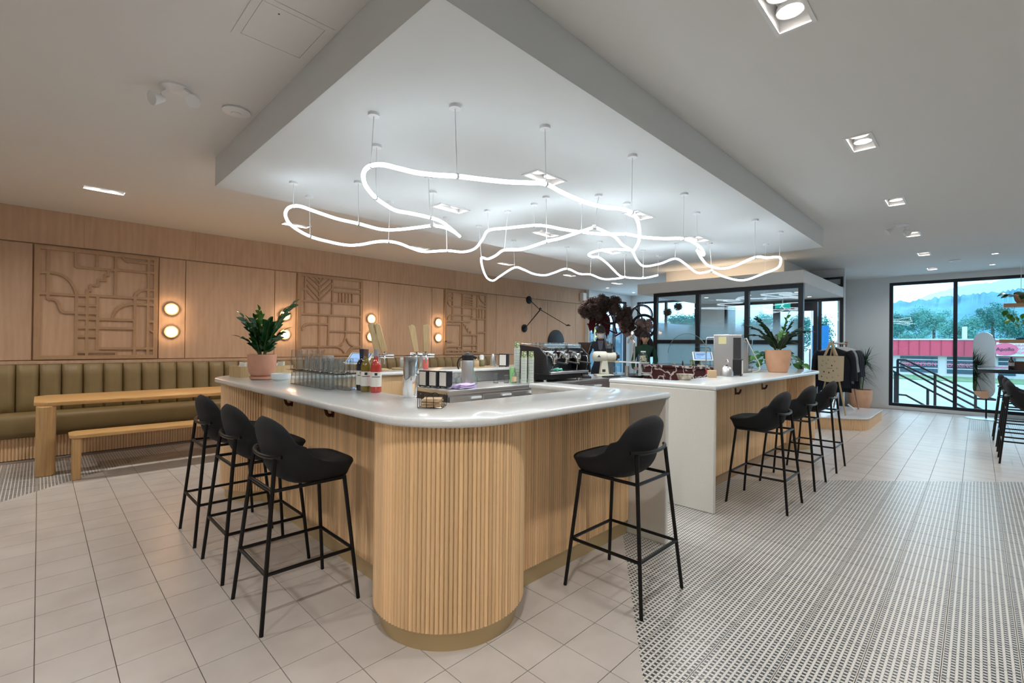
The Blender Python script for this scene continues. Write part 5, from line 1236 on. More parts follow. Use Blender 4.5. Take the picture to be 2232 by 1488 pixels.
t = thing('wall_speaker', 'small white speaker at the top right end of the birch wall', 'speaker', (11.15, YL-.022, 2.66)); MB().box(-.085, .085, -.13, 0, 0, .23).build('cabinet', 'fixw', t, bevel=.012); MB().box(-.07, .07, -.134, -.13, .015, .215).build('grille', 'ceramic', t, ang=0)
# ================================================================ PLATFORM, RACK, CLOTHES, TOTE, FLOOR PLANT
pf = thing('display_platform', 'low slatted oak display platform with pale top in front of the entrance', 'platform', (9.3, 1.9, 0))
poly = [(9.98, 1.29), (11.45, 1.29), (11.45, 3.6), (9.2, 3.6), (9.2, 2.3)]+[(9.23, 2.2), (9.72, 1.42), (9.82, 1.32)]
poly = [(9.2, 3.6), (9.2, 2.25), (9.24, 2.12), (9.66, 1.42), (9.76, 1.31), (9.9, 1.29), (11.45, 1.29), (11.45, 3.6)]
edge_slab(MB(), poly, .185, .20, .004).build('top_board', mat('pale_laminate', (.62, .62, .64), .25, coat=.3), pf, world=True, ang=30)
ins = [(9.22, 3.58), (9.22, 2.26), (9.26, 2.13), (9.68, 1.44), (9.77, 1.33), (9.9, 1.31), (11.43, 1.31), (11.43, 3.58)]
MB().prism(ins, 0, .185).build('core', 'slatj', pf, world=True, ang=0)
jm = MB()
for (ax, ay), (bx_, by_) in zip(ins[:7], ins[1:]):
    L1 = math.hypot(bx_-ax, by_-ay); n_ = max(1, int(L1/.024)); an = math.atan2(by_-ay, bx_-ax)
    for k in range(n_):
        f = (k+.5)/n_; cx, cy = ax+(bx_-ax)*f, ay+(by_-ay)*f
        jm.prism([(cx+a*math.cos(an)-b_*math.sin(an), cy+a*math.sin(an)+b_*math.cos(an)) for a, b_ in half_round(0, .011)], 0, .185)
jm.build('slat_facing', 'slatj', pf, world=True, ang=50, kind='stuff')
rk = thing('garment_rack', 'wooden A frame garment rack standing on the platform', 'clothes rack', (10.5, 1.83, .20))
M_['rackw'] = wood('reddish_wood', (.40, .20, .12), (.30, .13, .08), .5, sc=(10, 10, 2))
za = 1.46
for X_ in (9.93, 11.12):
    for y_ in (1.63, 2.03): MB().tube([(X_+(.0 if X_ < 10 else .04), y_, .20), (X_, 1.83+(1.83-y_)*.08, za+.04)], .014, 10).build('leg', 'rackw' if X_ > 10 else 'handle', rk, world=True)
MB().tube([(9.86, 1.83, za), (11.18, 1.83, za)], .015, 10).build('rail', 'rackw', rk, world=True)
def garment(label, X_, m, ln, w, lean=0, sl=.22):
    t = thing('shirt', label, 'clothing', (X_, 1.83, za-.012), 0)
    HM = MB().tube(smooth([(0, 0, .02), (0, .015, .035), (0, .03, .015), (0, .0, -.005), (0, 0, -.05)], 3), .003, 6); HM.tube([(0, -.2, -.12), (0, 0, -.05), (0, .2, -.12)], .006, 6); HM.build('hanger', 'ceramic', t)
    def fn(s):
        def g(u, v):
            z = -.065-ln*v; yy = (u-.5)*2
            wd = w*(.42+.58*min(1, v/.10)**.6) if v < .10 else w*(1-.05*math.sin(v*3))
            sh = -.045*abs(yy)**1.2*(1-min(1, v*3))
            th = .032*(1-abs(yy)**4)*min(1, v*6+.25)+.008*math.sin(7*yy+3*v+X_*9)*v
            return (s*th+lean*v*.1, yy*wd, z+sh+.012*math.sin(9*u)*(v > .95))
        return g
    m2 = MB().grid(fn(1), 14, 14); m2.grid(lambda u, v: fn(-1)(1-u, v), 14, 14); m2.build('body_cloth', m, t, ang=80)
    for s_ in (-1, 1):
        MB().tube(smooth([(0, s_*w*.80, -.13), (.0, s_*w*1.08, -.30), (.01, s_*w*1.10, -.30-sl)], 4), [.05+.01*math.sin(k) for k in range(9)], 10).build('sleeve', m, t)
    return t
M_['grey'] = mat('grey_cloth', (.22, .24, .24), .9, noise=.15); M_['navy'] = mat('near_black_cloth', (.010, .013, .02), .9)
for i, (X_, m, ln, w, sl, lb) in enumerate([(10.02, 'navy', .72, .27, .34, 'black sweater at the near end of the garment rack, behind the tote bag'), (10.16, 'navy', .80, .25, .35, 'black shirt hanging second from the near end of the rack'), (10.32, 'grey', .62, .24, .2, 'grey shirt in the middle of the garment rack'),
                                   (10.50, 'grey', .66, .23, .2, 'grey green top hanging behind the grey shirt'), (10.68, 'navy', .70, .24, .3, 'black garment in the far half of the rack'), (10.86, 'navy', .78, .24, .3, 'black garment second from the far end of the rack'), (11.02, 'navy', .78, .24, .3, 'black garment at the far end of the rack')]):
    garment(lb, X_, m, ln, w, 0, sl)
tg = thing('tote_bag', 'natural canvas tote bag with small printed drawings hanging on the rack end', 'bag', (9.80, 1.83, za), 0)
def tb_(u, v): return ((-.03-.02*math.sin(PI*u)*math.sin(PI*v)), .185-.37*u+(.02*(v-.5)*(u-.5)), -.22-.43*v-.03*math.sin(PI*u)*v**2)
m = MB().grid(tb_, 10, 10); m.grid(lambda u, v: (.03+.01*math.sin(PI*u), -tb_(u, v)[1], tb_(u, v)[2]), 10, 10); m.build('bag_body', 'canvas', tg, ang=80)
for s_ in (-.02, .02):
    sm_ = smooth([(s_*1.2, -.09, -.22), (s_, -.035, -.07), (s_*.6, 0, .03), (s_, .035, -.07), (s_*1.2, .09, -.22)], 5)
    b3 = MB(); v = []
    for p in sm_: v += [(p.x, p.y-.016, p.z), (p.x, p.y+.016, p.z)]
    b3.add(v, [(2*i, 2*i+2, 2*i+3, 2*i+1) for i in range(len(sm_)-1)]); o = b3.build('strap', 'canvas', tg); so = o.modifiers.new('t', 'SOLIDIFY'); so.thickness = .004
pr = MB(); random.seed(3)
def onbag(a, b_): return Vector(tb_(.5+a/.40, (b_)/.40))+Vector((-.003, 0, 0))
for (a, b_) in [(-.12, .08), (-.03, .06), (.07, .08), (-.13, .15), (-.06, .12), (.03, .15), (.11, .19), (-.10, .25), (-.02, .26), (.05, .23), (.13, .30), (-.14, .33), (-.05, .34), (.04, .33)]:
    q = [onbag(a+.013*math.cos(w_)*random.uniform(.5, 1.1), b_+.016*math.sin(w_)*random.uniform(.5, 1.1)) for w_ in [k*PI/3 for k in range(7)]]
    pr.tube(q[:5], .0018, 4)
    if random.random() < .5: pr.add(q[:5], [(0, 1, 2, 3, 4)])
pr.tube([onbag(-.05, .195), onbag(.04, .195)], .002, 4); pr.build('printed_drawings', 'ink', tg, ang=0)
t = thing('platform_tube', 'short white tube standing tilted on the platform corner', 'tube', (11.0, 1.66, .20)); MB().tube([(.0, 0, 0), (-.06, .10, .10)], .014, 12).build('tube', 'ceramic', t)  # plain short white tube, gives no light
def spiky(name, label, loc, r, h, stems, m='leafd', pm='terra', L=.42, n=34):
    t = thing(name, label, 'potted plant', loc)
    z = pot(t, r, h, pm, rb=.70)
    bl = MB()
    for (dx, dy, hh) in stems:
        p1 = Vector((dx, dy, z+hh)); MB().tube(smooth([(dx*.3, dy*.3, z), (dx*.7, dy*.7, z+hh*.5), p1], 4), .012, 8).build('trunk', 'soil' if False else 'stem', t)
        for k in range(n):
            a = random.random()*6.28; el = random.uniform(-.55, 1.35); d = Vector((math.cos(a)*math.cos(el), math.sin(a)*math.cos(el), math.sin(el))); sd = d.cross(Vector((0, 0, 1))).normalized()*.014; l = L*random.uniform(.6, 1.1)
            b0 = p1-Vector((0, 0, random.uniform(0, .12))); v = []
            for q in range(6):
                s = q/5; c_ = b0+d*l*s+Vector((0, 0, -.30*l*s*s*(1-.3*el))); wv = (1-s)*1.0 if q else .6
                v += [c_-sd*wv, c_+sd*wv]
            bl.add(v, [(2*i, 2*i+2, 2*i+3, 2*i+1) for i in range(5)])
    bl.build('foliage', m, t, ang=80, kind='stuff'); return t
spiky('floor_plant', 'tall spiky dragon tree in a pink clay pot against the white wall', (13.25, 1.90, 0), .225, .43, [(0, .02, .42), (.06, -.08, .72), (-.05, .10, .60)], 'leafd', 'peach', .50, 95)

# ================================================================ RIGHT SIDE: HIGH TABLES, SHELVES, MIRROR
for X_, lb in ((10.76, 'dark topped high table at the right edge, nearer of two'), (12.42, 'dark topped high table at the right edge near the window')):
    t = thing('high_table', lb, 'table', (X_+.6, -.7, 0))
    L1 = 1.5 if X_ < 11 else .48
    poly = [(X_, -1.35), (X_+L1, -1.35), (X_+L1, 0.0), (X_+.03, 0.0), (X_, -.03)]
    edge_slab(MB(), poly, 1.005, 1.065, .006).build('table_top', mat('dark_laminate', (.03, .045, .06), .12, coat=.5) if X_ < 11 else 'dark_lam', t, world=True, ang=30)
    M_['dark_lam'] = bpy.data.materials['dark_laminate']
    for a, b_ in ((X_+.12+.0, -1.2), (X_+L1-.12, -1.2), (X_+L1-.12, -.75), (X_+.12, -.95)): MB().cyl((a, b_, 0), (a, b_, 1.005), .02, 10).build('leg', 'black', t, world=True)
t = thing('bottle_holder', 'dark wooden caddy on the nearer high table', 'caddy', (11.0, -.44, 1.066)); MB().box(-.07, .07, -.10, .06, 0, .13).build('box', mat('dark_oak', (.09, .045, .03), .5), t, bevel=.004); MB().box(-.05, .05, -.08, .04, .1301, .132).build('inset', 'ink', t, ang=0)
t = thing('sanitizer_bottle', 'small dark bottle with pale label in front of the dark wooden caddy', 'bottle', (10.87, -.38, 1.066)); MB().lathe([(.032, 0), (.034, .004), (.034, .14), (.014, .165), (.012, .20), (0, .20)], 20).build('body', 'amber', t); MB().lathe([(.0345, .06), (.0345, .11)], 20).build('label_paper', 'greyl' if 'greyl' in M_ else 'capgr', t)
for z_, nm in ((2.215, 'upper'), (1.565, 'lower')):
    t = thing('wall_shelf', '%s wooden shelf hanging in front of the street window' % nm, 'shelf', (12.45, -1.2, z_)); MB().box(12.32, 12.6, -2.4, -.33 if nm == 'upper' else -.28, z_-.065, z_).build('board', 'birch2', t, world=True, ang=0, bevel=.004)
    for y_ in (-2.2, -.55): MB().cyl((12.46, y_, z_), (12.46, y_, z_+.64 if nm == 'lower' else ZC), .004, 6).build('cable', 'steel', t, world=True) if y_ < -1 or nm == 'upper' else None
bp_ = thing('shelf_plant', 'leafy vine in a woven basket on the upper shelf', 'potted plant', (12.42, -.62, 2.215))
MB().lathe([(.12, 0), (.15, .05), (.165, .12), (.155, .17), (.145, .17), (.14, .15), (0, .15)], 18).build('basket', mat('woven_basket', (.30, .18, .09), .9, noise=.5, nscale=40, bump=.5), bp_, ang=10)
pts_l = []
for k in range(26):
    a = random.random()*6.28; rr = random.uniform(.08, .27); o = bpy.data.objects.new('leaf', hd_); C.objects.link(o); o.parent = bp_; o.location = (math.cos(a)*rr*.8, math.sin(a)*rr, .17+random.uniform(-.04, .10)); o.rotation_euler = (random.uniform(-.5, .5), random.uniform(-.3, .7), a); o.scale = (1.15, 1.15, 1.15)
tv = thing('hanging_vine', 'green heart leaved vine strands hanging between the two shelves', 'vine', (12.40, -.55, 2.15))
for (dx, dy, ln) in ((-.10, .08, .30), (-.10, -.06, .42), (-.10, -.22, .36), (-.08, .16, .22), (-.1, -.35, .3)):
    p_ = smooth([(dx, dy, .0), (dx-.01, dy+.02, -ln*.4), (dx, dy-.03, -ln*.75), (dx, dy, -ln)], 4); MB().tube(p_, .003, 5).build('vine', 'stem', tv)
    for q in p_[3::3]:
        o = bpy.data.objects.new('leaf', hl_); C.objects.link(o); o.parent = tv; o.location = q; o.rotation_euler = (random.uniform(-.4, .4), .9, random.random()*6.28)
tr2 = thing('shelf_tray', 'dark tray with bottles on the lower shelf', 'tray', (12.43, -.75, 1.566)); MB().box(-.10, .10, -.26, .26, 0, .02).build('tray', 'dark_oak' if 'dark_oak' in M_ else 'ink', tr2, bevel=.004)
b1 = thing('glass_bottle', 'dark brown bottle on the shelf tray, left of two', 'bottle', (12.42, -.66, 1.587), 0); MB().lathe([(.045, 0), (.048, .005), (.048, .15), (.02, .20), (.018, .26), (0, .26)], 24).build('bottle', 'amber', b1)
b1b = dup(b1, (12.42, -.82, 1.587), 0, 'dark brown bottle on the shelf tray, right of two'); b1b.scale = (1.25, 1.25, 1.12)
t = thing('candle', 'white candle in a dish at the right end of the shelf tray', 'candle', (12.42, -.95, 1.587)); MB().lathe([(.04, 0), (.04, .06), (0, .06)], 20).build('wax', 'ceramic', t)
mr = thing('standing_mirror', 'rounded frameless mirror on a black stand by the street window', 'mirror', (13.25, -.11, 0), -.76)
ml = [(a*.225, b_) for a, b_ in []]
pm = [(.21*math.cos(math.radians(a)), 1.51+.21*math.sin(math.radians(a))) for a in range(0, 181, 12)]+[(-.21*math.cos(math.radians(a)), .61-.21*math.sin(math.radians(a))) for a in range(0, 181, 12)]
MB().prismd(pm, lambda a, b_, h: (h-.03, a, b_), -.008, .008).build('mirror_glass', mat('mirror', (.85, .87, .88), .01, 1), mr, ang=30)
MB().cyl((.02, 0, .015), (.02, 0, 1.2), .014, 12).build('pole', 'black', mr); MB().lathe([(.30, 0), (.30, .01), (.28, .018), (0, .02)], 40).build('base', 'steel', mr)

# ================================================================ PEOPLE
def skin_body(name, J, E, m, parent, root=0, sub=2):
    me = bpy.data.meshes.new(name); me.from_pydata([j[:3] for j in J], E, []); o = bpy.data.objects.new(name, me); C.objects.link(o); o.parent = parent
    me.materials.append(M_[m] if isinstance(m, str) else m)
    sk = o.modifiers.new('skin', 'SKIN'); sk.use_smooth_shade = True; ss = o.modifiers.new('sub', 'SUBSURF'); ss.levels = sub; ss.render_levels = sub
    if not me.skin_vertices: 
        bpy.context.view_layer.objects.active = o; o.select_set(True)
        bpy.context.view_layer.update()
    if not me.skin_vertices: me.attributes  # no-op
    for i, j in enumerate(J):
        sv = me.skin_vertices[0].data[i]; sv.radius = (j[3], j[4] if len(j) > 4 else j[3]); sv.use_root = (i == root)
    return o
M_['skin'] = mat('skin', (.58, .34, .25), .5); M_['hair'] = mat('dark_hair', (.012, .009, .008), .6); M_['maskw'] = mat('white_mask', (.75, .75, .73), .8)
M_['jacket'] = mat('navy_jacket', (.012, .017, .03), .8); M_['tee'] = mat('grey_tee', (.10, .10, .13), .9); M_['trouser'] = mat('dark_trousers', (.02, .02, .025), .9); M_['green'] = mat('dark_green_top', (.012, .05, .03), .85)
def head(t, c, yaw, pitch, s=1.0, hair=None, cap=False, mask=False):
    """c = centre of the skull; face looks along +x before yaw"""
    R_ = rot('Z', yaw)@rot('Y', pitch)
    def fn(u, v):
        th = PI*v; ph = 2*PI*u; x, y, z = math.sin(th)*math.cos(ph), math.sin(th)*math.sin(ph), math.cos(th)
        X_, Y_, Z_ = x*.098, y*.075, z*.118
        if z < 0: k = 1+z*.28; Y_ *= k; X_ = X_*(1+z*.12)+.012*(-z)
        if x > .5: f_ = (x-.5)*2
        nose = math.exp(-((y/.16)**2+((z+.12)/.16)**2))*max(0, x); X_ += .022*nose
        brow = math.exp(-((z-.18)/.09)**2)*max(0, x)*.004; X_ += brow
        for sy in (-1, 1): X_ -= .010*math.exp(-(((y-sy*.36)/.17)**2+((z-.03)/.10)**2))*max(0, x)
        lip = math.exp(-((y/.28)**2+((z+.48)/.06)**2))*max(0, x); X_ += .006*lip
        return Vector(c)+R_@Vector((X_, Y_, Z_))*s
    MB().grid(lambda u, v: fn(1-u, v), 40, 30).build('head', 'skin', t, ang=0).data.shade_smooth()
    for sy in (-1, 1):
        MB().lathe([(0, -.008), (.011, -.004), (.012, .002), (.006, .007), (0, .008)], 12, R_@rot('Y', PI/2), Vector(c)+R_@Vector((.081, sy*.028, .004))*s).build('eye', 'ink', t)
        MB().lathe([(0, -.01), (.02, -.008), (.026, 0), (.018, .008), (0, .006)], 12, R_@rot('X', PI/2)@Matrix.Diagonal((.7, 1.15, 1)), Vector(c)+R_@Vector((-.005, sy*.078, -.01))*s).build('ear', 'skin', t)
    MB().tube([Vector(c)+R_@Vector((.092, -.022, -.056))*s, Vector(c)+R_@Vector((.098, 0, -.057))*s, Vector(c)+R_@Vector((.092, .022, -.056))*s], .004, 6).build('mouth', mat('lip', (.35, .12, .10), .5), t)
    def cap_fn(k, z0, g, x0=.2):
        def f(u, v):
            ph = 2*PI*u; lim = z0 if abs(math.cos(ph)) > 2 else z0
            th = v*(1.45+ (.55 if math.cos(ph) < x0 else 0)*g)
            x, y, z = math.sin(th)*math.cos(ph), math.sin(th)*math.sin(ph), math.cos(th)
            return Vector(c)+R_@Vector((x*.098*k, y*.078*k, z*.118*k))*s
        return f
    if hair: o = MB().grid(lambda u, v: cap_fn(1.09, 0, 1.0)(1-u, v), 30, 14).build('hair', 'hair', t, ang=0); o.data.shade_smooth()
    if cap:
        MB().grid(lambda u, v: cap_fn(1.15, 0, .0)(1-u, v*.93), 30, 12).build('cap', 'hair', t, ang=0).data.shade_smooth()
        MB().grid(lambda u, v: Vector(c)+R_@Vector((.09+.085*v*math.cos((u-.5)*2), (u-.5)*.15*(1-.15*v), .045-.02*v-.03*(abs(u-.5)*2)**2*v))*s, 10, 4).build('cap_peak', 'hair', t, ang=80)
    if mask:
        def mf(u, v):
            a = (u-.5)*2.3; zz = -.005-.09*v; bul = .018*math.sin(PI*v)*math.cos(a)
            return Vector(c)+R_@Vector(((.094+bul)*math.cos(a)*(1-.12*v)+.012, (.080+bul*.3)*math.sin(a)*(1-.22*v), zz))*s
        MB().grid(lambda u, v: mf(1-u, v), 14, 8).build('face_mask', 'maskw', t, ang=0).data.shade_smooth()
def hand(t, w, d, up, curl=.7, s=1, side=1):
    """five fingered hand: wrist w, direction d, palm normal up"""
    w = Vector(w); d = Vector(d).normalized(); up = Vector(up); up = (up-d*up.dot(d)).normalized(); sd = d.cross(up)*side
    J = [(*w, .024, .02), (*(w+d*.045*s), .034, .016), (*(w+d*.082*s), .036, .014)]; E = [(0, 1), (1, 2)]
    skin_body('palm', J, E, 'skin', t, 0, 1)
    for k, L1 in zip((-1.5, -.5, .5, 1.5), (.062, .074, .078, .068)):
        b0 = w+d*.078*s+sd*k*.019; pts = [w+d*.06*s+sd*k*.016, b0]; dd = d.copy()
        for q in range(3):
            a = curl*(q+.6)/2; dd = (d*math.cos(a*(q+1)*.6)-up*math.sin(a*(q+1)*.6)).normalized(); pts.append(pts[-1]+dd*L1/3*s)
        MB().tube(smooth(pts, 2), [.009]*5+[.0085]*2+[.007]*2, 8).build('finger', 'skin', t)
    tb0 = w+d*.02*s+sd*.028; MB().tube(smooth([w+d*.01, tb0, tb0+(d*.6+sd*.6-up*.3).normalized()*.035, tb0+(d*.9+sd*.25-up*.4).normalized()*.065], 2), [.012]*4+[.009]*3, 8).build('thumb', 'skin', t)
# direction from people to the camera
def person(label, loc, yaw, H_, top, build):
    t = thing('person', label, 'person', loc, yaw); return t
yaw = math.atan2(-4.55, -7.3)
m1 = thing('person', 'person in dark jacket, cap and white face mask, standing with one hand raised', 'person', (7.32, 4.95, 0), yaw)
J = [(0, 0, .95, .15, .12), (0, 0, 1.10, .14, .11), (.0, 0, 1.28, .165, .115), (0, 0, 1.40, .14, .09), (0, 0, 1.46, .065, .06), (.01, 0, 1.52, .052, .052),
     (0, .175, 1.40, .065), (.02, .24, 1.16, .052), (.22, .17, 1.13, .042), (.27, .12, 1.17, .032),
     (0, -.175, 1.40, .065), (-.01, -.27, 1.15, .052), (.16, -.27, 1.00, .042), (.22, -.25, .98, .032),
     (0, .10, .86, .10), (.01, .11, .50, .07), (0, .11, .10, .05), (.10, .11, .045, .04), (0, -.10, .86, .10), (.01, -.11, .50, .07), (0, -.11, .10, .05), (.10, -.11, .045, .04)]
E_ = [(0, 1), (1, 2), (2, 3), (3, 4), (4, 5), (3, 6), (6, 7), (7, 8), (8, 9), (3, 10), (10, 11), (11, 12), (12, 13), (0, 14), (14, 15), (15, 16), (16, 17), (0, 18), (18, 19), (19, 20), (20, 21)]
skin_body('body', J, E_, 'jacket', m1)
skin_body('neck', [(0, 0, 1.42, .055), (.012, 0, 1.52, .05), (.02, 0, 1.58, .05)], [(0, 1), (1, 2)], 'skin', m1, 0, 1)
MB().prismd([(-.055, 1.47), (.055, 1.47), (.03, 1.30), (-.03, 1.30)], lambda a, b_, h: (h+.095+(1.47-b_)*.12, a, b_), -.01, .02).build('tee_shirt', 'tee', m1, bevel=.006)
MB().tube([(.128, 0, 1.30), (.14, 0, 1.0)], .003, 6).build('zip', 'steel', m1)
for s_ in (-1, 1): MB().tube(smooth([(.10, s_*.055, 1.34), (.085, s_*.068, 1.42), (.03, s_*.075, 1.475), (-.03, s_*.05, 1.50)], 3), .013, 8).build('collar', 'jacket', m1)
head(m1, (.03, 0, 1.615), 0, .10, 1.0, hair=True, cap=True, mask=True)
hand(m1, (.27, .12, 1.17), (.8, -.4, .4), (-.2, .2, 1), .5, 1, 1); hand(m1, (.22, -.25, .98), (.9, .3, .05), (0, -.3, 1), .8, 1, -1)
yaw2 = math.atan2(-4.1, -7.7)
w1_ = thing('person', 'person with long dark hair and dark green top, head turned, behind the marble counter', 'person', (7.92, 4.38, 0), yaw2)
J2 = [(0, 0, .92, .14, .11), (0, 0, 1.06, .12, .095), (.02, 0, 1.22, .14, .10), (.03, 0, 1.33, .12, .08), (.03, 0, 1.39, .05, .05), (.04, 0, 1.44, .045, .045),
     (.03, .15, 1.33, .052), (.03, .20, 1.10, .042), (.18, .14, 1.02, .034), (.24, .10, 1.04, .027),
     (.03, -.15, 1.33, .052), (.03, -.21, 1.10, .042), (.16, -.2, .98, .034), (.22, -.17, .98, .027),
     (0, .09, .82, .09), (.01, .10, .48, .06), (0, .10, .10, .045), (.09, .10, .04, .036), (0, -.09, .82, .09), (.01, -.10, .48, .06), (0, -.10, .10, .045), (.09, -.10, .04, .036)]
skin_body('body', J2, E_, 'green', w1_)
skin_body('neck', [(.03, 0, 1.36, .045), (.04, 0, 1.44, .042), (.05, 0, 1.50, .042)], [(0, 1), (1, 2)], 'skin', w1_, 0, 1)
head(w1_, (.06, 0, 1.53), .25, .12, .93, hair=True)
MB().tube(smooth([(-.01, .03, 1.60), (-.06, .05, 1.50), (-.07, .09, 1.36), (-.04, .11, 1.18)], 4), [.06]*5+[.075]*4+[.08]*2+[.05, .03], 12).tube(smooth([(-.01, -.03, 1.60), (-.05, -.07, 1.50), (-.04, -.10, 1.38), (.02, -.11, 1.24)], 4), [.05]*5+[.05]*4+[.045]*2+[.03, .015], 12).build('long_hair', 'hair', w1_)
hand(w1_, (.24, .10, 1.04), (.9, -.2, .2), (0, 0, 1), .6, .92, 1); hand(w1_, (.22, -.17, .98), (.9, .2, 0), (0, 0, 1), .7, .92, -1)

# ================================================================ HANGING BICYCLES WITH DRIED FLOWERS
M_['petal'] = mat('dried_petals', (.075, .05, .045), .95, noise=.5, nscale=30); M_['petal2'] = mat('pale_dried_petals', (.34, .22, .20), .95, noise=.5, nscale=30)
M_['fox'] = mat('dark_red_plume', (.09, .008, .014), .9)
def wheel(par, c, nrm, r, tyre=.022):
    t = bpy.data.objects.new('wheel', None); C.objects.link(t); t.parent = par; t.location = Vector(c)-par.location; q = Vector(nrm).to_track_quat('Z', 'Y').to_matrix()
    ring = lambda rr: [q@Vector((rr*math.cos(k*PI/20), rr*math.sin(k*PI/20), 0)) for k in range(40)]
    MB().tube(ring(r), tyre, 8, closed=True).build('tyre', 'plastic', t); MB().tube(ring(r-.03), .009, 6, closed=True).build('rim', 'steeld', t)
    MB().lathe([(0, -.04), (.02, -.035), (.014, 0), (.02, .035), (0, .04)], 12, q).build('hub', 'steel', t)
    sp = MB()
    for k in range(20): a = k*PI/10; sp.tube([q@Vector((.015*math.cos(a+1), .015*math.sin(a+1), .02*(-1)**k)), q@Vector(((r-.03)*math.cos(a), (r-.03)*math.sin(a), 0))], .0012, 4)
    sp.build('spokes', 'steel', t, kind='stuff')
    MB().tube([(0, 0, r), (0, 0, ZC-c[2])], .0015, 4).build('hanging_wire', 'steel', t)
    return t
def at_d(px, py, d):
    v = Fv+R2*(px-1116)/FPX+U2*(744-py)/FPX; v = v*d; return Vector((v[0], v[1], v[2]+CAMZ))
n_ = (-.72, -.45, .12)
bf = thing('bicycle', 'dark red hanging bicycle half hidden in brown dried flowers', 'bicycle', at_d(1330, 700, 11.0))
bf2 = thing('bicycle', 'dark hanging bicycle with two large wheels, right of the flower cloud', 'bicycle', at_d(1400, 700, 11.2))
w_a = wheel(bf, at_d(1332, 684, 11.0), n_, .235)
w_b = wheel(bf2, at_d(1398, 687, 11.6), (-.8, -.35, .1), .26, .02)
w_c = wheel(bf2, at_d(1403, 711, 10.8), (-.75, -.5, 0), .265, .025)
seg = [((1332, 684), (1290, 716)), ((1300, 708), (1345, 727)), ((1345, 727), (1332, 684)), ((1300, 708), (1322, 728)), ((1290, 716), (1280, 705)), ((1335, 736), (1370, 715))]
for (a, b_) in seg: MB().tube([at_d(*a, 11.0), at_d(*b_, 11.0)], .016, 8).build('frame_tube', 'fox', bf, world=True)
MB().tube([at_d(1330, 700, 11.0), Vector((at_d(1330, 700, 11.0).x, at_d(1330, 700, 11.0).y, ZC))], .0015, 4).build('hanging_wire', 'steel', bf, world=True)
for (a, b_) in (((1398, 687), (1403, 711)), ((1403, 711), (1425, 728)), ((1398, 687), (1385, 672))): MB().tube([at_d(*a, 11.2), at_d(*b_, 11.2)], .018, 8).build('frame_tube', 'black', bf2, world=True)
def bloom_mesh(r, m, seed):
    random.seed(seed); b3 = MB()
    for k in range(220):
        z = 1-2*(k+.5)/220; a = k*2.39996; d = Vector((math.sqrt(1-z*z)*math.cos(a), math.sqrt(1-z*z)*math.sin(a), z)); p = d*r*random.uniform(.7, 1.08)
        s1 = d.orthogonal().normalized(); s1 = Matrix.Rotation(random.random()*6, 3, d)@s1; s2 = d.cross(s1); e = r*.13; up = d*r*.16
        b3.add([p-s1*e-s2*e+up*random.random(), p+s1*e-s2*e+up*random.random(), p+s1*e+s2*e+up*random.random(), p-s1*e+s2*e+up*random.random()], [(0, 1, 2, 3)])
    b3.lathe([(0, -r*.75), (r*.55, -r*.5), (r*.75, 0), (r*.55, r*.5), (0, r*.75)], 10)
    return b3.mesh('bloom', m, 0)
bm1, bm2 = bloom_mesh(.10, 'petal', 1), bloom_mesh(.09, 'petal2', 2)
random.seed(11)
fl = [(1276, 666, 0), (1284, 660, 0), (1279, 676, 0), (1288, 672, 0), (1295, 659, 0), (1300, 668, 0), (1306, 658, 0), (1312, 666, 0), (1318, 662, 1), (1316, 673, 0), (1322, 655, 0), (1308, 677, 0), (1327, 669, 0), (1332, 660, 0), (1270, 676, 0), (1274, 684, 0), (1280, 684, 0), (1289, 690, 0),
      (1296, 680, 0), (1305, 688, 0), (1303, 697, 0), (1340, 666, 0), (1337, 676, 0), (1346, 672, 0), (1352, 682, 0), (1356, 690, 0), (1350, 696, 0), (1362, 684, 0), (1366, 678, 0), (1360, 698, 0), (1368, 697, 0), (1355, 706, 1), (1363, 708, 0), (1371, 706, 0), (1376, 712, 0), (1368, 716, 1), (1362, 718, 0), (1373, 722, 1), (1380, 718, 0), (1366, 726, 1), (1357, 715, 1),
      (1392, 703, 1), (1400, 700, 1), (1407, 706, 1), (1414, 703, 1), (1418, 711, 1), (1396, 712, 1), (1404, 716, 1), (1412, 718, 1), (1392, 720, 0), (1400, 726, 0), (1410, 728, 1), (1346, 655, 0), (1312, 652, 0), (1337, 654, 0)]
gn = 'dried flower heads hanging with the bicycles'
for k, (x, y, kind) in enumerate(fl):
    o = bpy.data.objects.new('dried_flower', bm2 if kind else bm1); C.objects.link(o); o.location = at_d(x, y, 10.9+random.uniform(-.25, .25)); s_ = random.uniform(.85, 1.25)*(.8 if kind else 1); o.scale = (s_, s_, s_*.9); o.rotation_euler = (random.random()*6, random.random()*6, 0)
    tag(o, 'pale pink dried flower head in the hanging bicycle display' if kind else 'dark brown dried flower head in the hanging bicycle display', 'dried flower', gn+(' (pale)' if kind else ' (dark)'))
